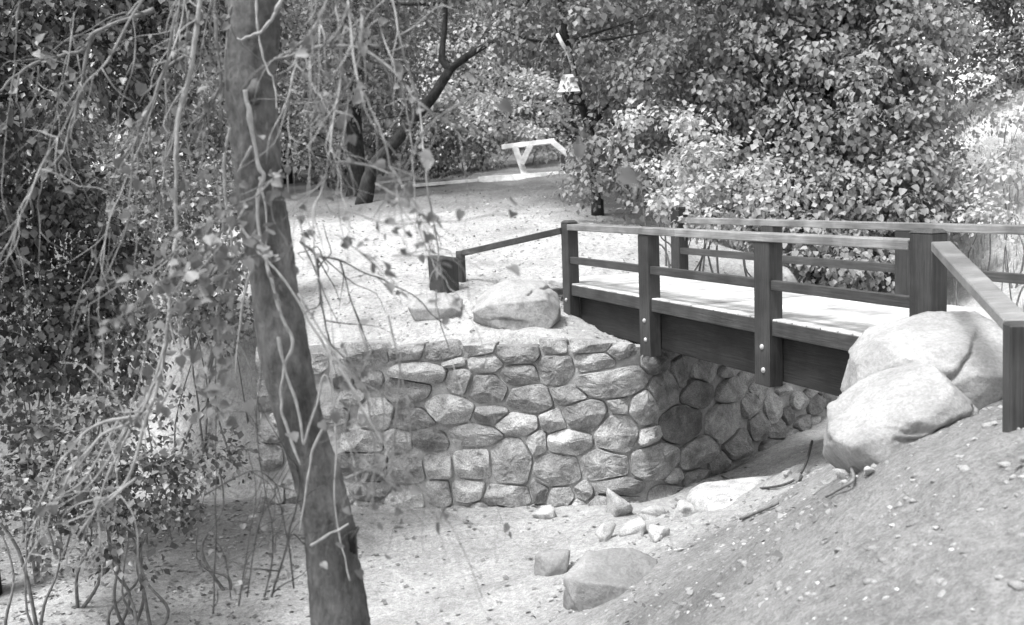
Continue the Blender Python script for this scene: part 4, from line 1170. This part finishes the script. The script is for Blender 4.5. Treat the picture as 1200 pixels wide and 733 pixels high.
strand('bare_branch', 'branch', 'thick grey limb hanging at the left that splits into long drooping twigs', [([(240, -50), (234, 0), (228, 50), (222, 92), (212, 125), (206, 170), (206, 230), (206, 290), (198, 340), (196, 385), (192, 420), (180, 470), (165, 490)], (5.5, 4.0)),
    ([(195, 400), (165, 485), (120, 510), (80, 560), (52, 620), (12, 690)], (3.4, 1.6)), ([(165, 488), (110, 500), (72, 540), (42, 600)], (3.0, 1.4)), ([(178, 470), (150, 560), (120, 590), (85, 640), (75, 680)], (3.0, 1.4)), ([(160, 560), (120, 592), (75, 615)], (2.6, 1.6)),
    ([(205, 440), (185, 480), (150, 488)], (2.4, 2.0)), ([(140, 490), (100, 560), (60, 590), (20, 640)], (2.2, 1.2)), ([(152, 505), (118, 580), (115, 650), (85, 690)], (2.0, 1.0)), ([(150, 500), (105, 570), (50, 600)], (1.8, 1.0))], 'twig_pale', 4.4, LG, 70, .04, seed=25)
strand('bare_branch', 'branch', 'long pale branch across the top left corner with a dark hanging fork', [([(180, 12), (150, 22), (120, 34), (108, 40), (98, 58), (70, 65), (40, 75), (14, 92), (2, 108)], (3.6, 3.0)), ([(108, 40), (102, 60), (97, 90), (88, 130), (78, 165), (70, 185), (45, 208), (28, 240), (16, 290)], (4.0, 1.6)),
    ([(45, 78), (42, 110), (28, 132)], (1.5, 1.0)), ([(72, 183), (78, 200), (66, 215)], (1.2, .8)), ([(108, 40), (80, 45), (50, 70), (24, 84)], (1.2, .8))], 'twig', 5.2, LG, 24, .045, seed=27)
strand('bare_branch', 'branch', 'forked pale twigs close to the left of the trunk', [([(228, 60), (196, 80), (180, 115), (165, 140), (162, 180), (160, 230), (160, 300)], (2.8, 1.6)), ([(252, 20), (254, 60), (258, 100), (240, 130), (238, 170), (245, 200)], (3.0, 1.8)), ([(262, 112), (245, 130), (230, 148)], (2.4, 1.4)), ([(175, 150), (178, 200), (180, 250)], (2.2, 1.4))], 'twig', 4.6, LG, 50, .042, seed=29)
strand('bare_branch', 'branch', 'leafy low branch reaching left from the trunk middle', [([(290, 262, 4.5), (250, 262, 4.4), (225, 275, 4.3), (200, 300, 4.2), (150, 330, 4.2), (100, 360, 4.2)], (2.8, 1.4)), ([(300, 300, 4.6), (260, 310, 4.4), (230, 340, 4.3), (210, 380, 4.2), (215, 430, 4.2)], (2.4, 1.3)), ([(280, 380, 4.5), (255, 400, 4.3), (240, 450, 4.3), (265, 500, 4.2)], (2.0, 1.0))], 'twig', 4.3, LG, 120, .04, seed=31)
for nm_, lab_, x0_, x1_, y0_, y1_, nn_, lf_, dd_, sd_ in [
    ('vine_tangle', 'tangle of thin vines hanging before the bright bush, left of the trunk', 165, 275, -30, 470, 5, 70, 4.5, 61),
    ('vine_tangle', 'thin vines trailing down over the dark bush at the far left', -10, 150, -30, 420, 3, 20, 4.8, 62),
    ('vine_tangle', 'thin vines hanging close beside the right edge of the trunk', 335, 460, -30, 330, 5, 70, 4.0, 63),
    ('vine_tangle', 'matted thin vines sprawling low at the bottom left corner', 60, 230, -60, 690, 3, 60, 4.4, 64),
    ('vine_tangle', 'matted thin vines low between the trunk and the wall', 385, 455, -60, 610, 3, 50, 4.2, 65)]:
    g_ = np.random.default_rng(sd_); LN = []
    for k in range(nn_):
        px_, py_ = g_.uniform(x0_, x1_), y0_ + g_.uniform(0, 60); vx = g_.normal(0, 9); pl_ = [(px_, py_, dd_ + g_.normal(0, .25))]
        dz = pl_[0][2]
        while py_ < y1_ * g_.uniform(.75, 1.0) and len(pl_) < 22:
            vx = .85 * vx + g_.normal(0, 6) - (4 if nm_ and sd_ == 64 else 0); px_ += vx; py_ += g_.uniform(28, 55); dz += g_.normal(0, .05); pl_.append((px_, py_, dz))
        if len(pl_) > 2: LN.append((pl_, (g_.uniform(1.2, 2.4), .7)))
    strand(nm_, 'vine', lab_, LN, 'twig_pale' if sd_ in (63, 64, 65) else 'twig', dd_, 'tangles of thin hanging vines', lf_, .034, seed=sd_, shoots={61: .5, 62: .35, 63: .6, 64: .5, 65: .5}[sd_])
strand('bare_branch', 'branch', 'leafy drooping branch with soft pale leaves in front of the lower trunk', [([(330, 200, 4.0), (300, 230, 3.9), (260, 250, 3.8), (225, 300, 3.8), (205, 340, 3.8)], (2.2, 1.0)), ([(300, 270, 3.9), (265, 330, 3.8), (255, 380, 3.8), (262, 450, 3.8)], (2, 1)), ([(290, 240, 3.9), (240, 310, 3.7), (190, 330, 3.7), (130, 380, 3.7)], (2, 1))], 'twig', 3.8, LG, 170, .042, seed=33, shoots=1.2)
strand('bare_sapling', 'sapling', 'thin bare sapling twigs rising from the gully floor left of the trunk base', [([(250, 720), (252, 650), (253, 560), (254, 470)], (1.8, 1.0)), ([(318, 700), (330, 660), (345, 600), (350, 560), (330, 520), (300, 470)], (2.2, 1.0)), ([(280, 710), (290, 640), (300, 580), (290, 520)], (1.6, .9)),
    ([(310, 700), (320, 640), (308, 560), (300, 500), (308, 420)], (1.8, .9)), ([(345, 690), (335, 620), (318, 570), (280, 545)], (1.6, .8)), ([(270, 700), (262, 650), (238, 620)], (1.4, .8)), ([(290, 700), (302, 620), (325, 575), (345, 540)], (1.4, .8)), ([(240, 580), (300, 552), (330, 590), (322, 650)], (1.4, .8))], 'twig_dark', 4.8, None, 40, .03, 'leaf_mid', seed=35)
# two big soft leaves nearer the lens and the ones against the left bridge post
# ------------------------------------------------------------------ fallen sticks
def stick(label, px, r0, r1, mat='twig', lift=.02):
    P = [gh(a, b) + np.array([0, 0, lift + (c if c else 0)]) for a, b, c in px]
    m = MB(); m.tube(P, [r0, (r0 + r1) / 2, r1], 7, 6, .05)
    o = m.build('fallen_stick', mat, None, smooth=True); tag(o, label, 'stick', 'sticks fallen on the bank')
stick('curved dark twig lying below the abutment wall, its end turned up', [(846, 560, 0), (870, 572, 0), (900, 574, 0), (930, 568, .02), (944, 556, .08), (952, 537, .16)], .012, .014, 'twig_dark')
stick('pale short stick on the bank below the curved twig', [(868, 611, 0), (890, 602, 0), (912, 594, .01)], .016, .012)
stick('pale bent stick below the undercut boulder', [(968, 586, 0), (985, 578, .01), (1000, 570, .02), (998, 558, .03)], .009, .012)

# ------------------------------------------------------------------ light
world = bpy.data.worlds.new('World'); scene.world = world; world.use_nodes = True
nt = world.node_tree; nt.nodes.clear()
ow = nt.nodes.new('ShaderNodeOutputWorld'); bg = nt.nodes.new('ShaderNodeBackground'); sky = nt.nodes.new('ShaderNodeTexSky'); bw_ = nt.nodes.new('ShaderNodeRGBToBW')
SUN_EL, SUN_AZ = R(66), math.atan2(-.45, -.3)        # azimuth as atan2(x, y) of the direction to the sun: high on the left, behind the camera
sky.sky_type = 'NISHITA'; sky.sun_disc = False; sky.sun_elevation = SUN_EL; sky.sun_rotation = SUN_AZ
sky.air_density = 1.0; sky.dust_density = 3.0
nt.links.new(sky.outputs[0], bw_.inputs[0]); nt.links.new(bw_.outputs[0], bg.inputs['Color']); nt.links.new(bg.outputs[0], ow.inputs[0])
bg.inputs['Strength'].default_value = .15
sd = bpy.data.lights.new('sun', 'SUN'); sd.energy = 1.45; sd.angle = R(11); sd.color = (1, 1, 1)
so = bpy.data.objects.new('sun', sd); COL.objects.link(so)
tos = Vector((math.sin(SUN_AZ) * math.cos(SUN_EL), math.cos(SUN_AZ) * math.cos(SUN_EL), math.sin(SUN_EL)))
so.rotation_euler = tos.to_track_quat('Z', 'Y').to_euler(); so.location = (-8, -6, 14)

vs_ = scene.view_settings
scene.display_settings.display_device = 'sRGB'
vs_.view_transform = 'Standard'; vs_.look = 'None'; vs_.gamma = 1.0; vs_.exposure = 1.62
try: vs_.use_curve_mapping = False
except Exception: pass
scene.render.engine = 'CYCLES'
scene.cycles.max_bounces = 6
scene.cycles.use_denoising = True
scene.render.resolution_x, scene.render.resolution_y = 1024, 625
for o in scene.objects:
    if '_world' in o: del o['_world']
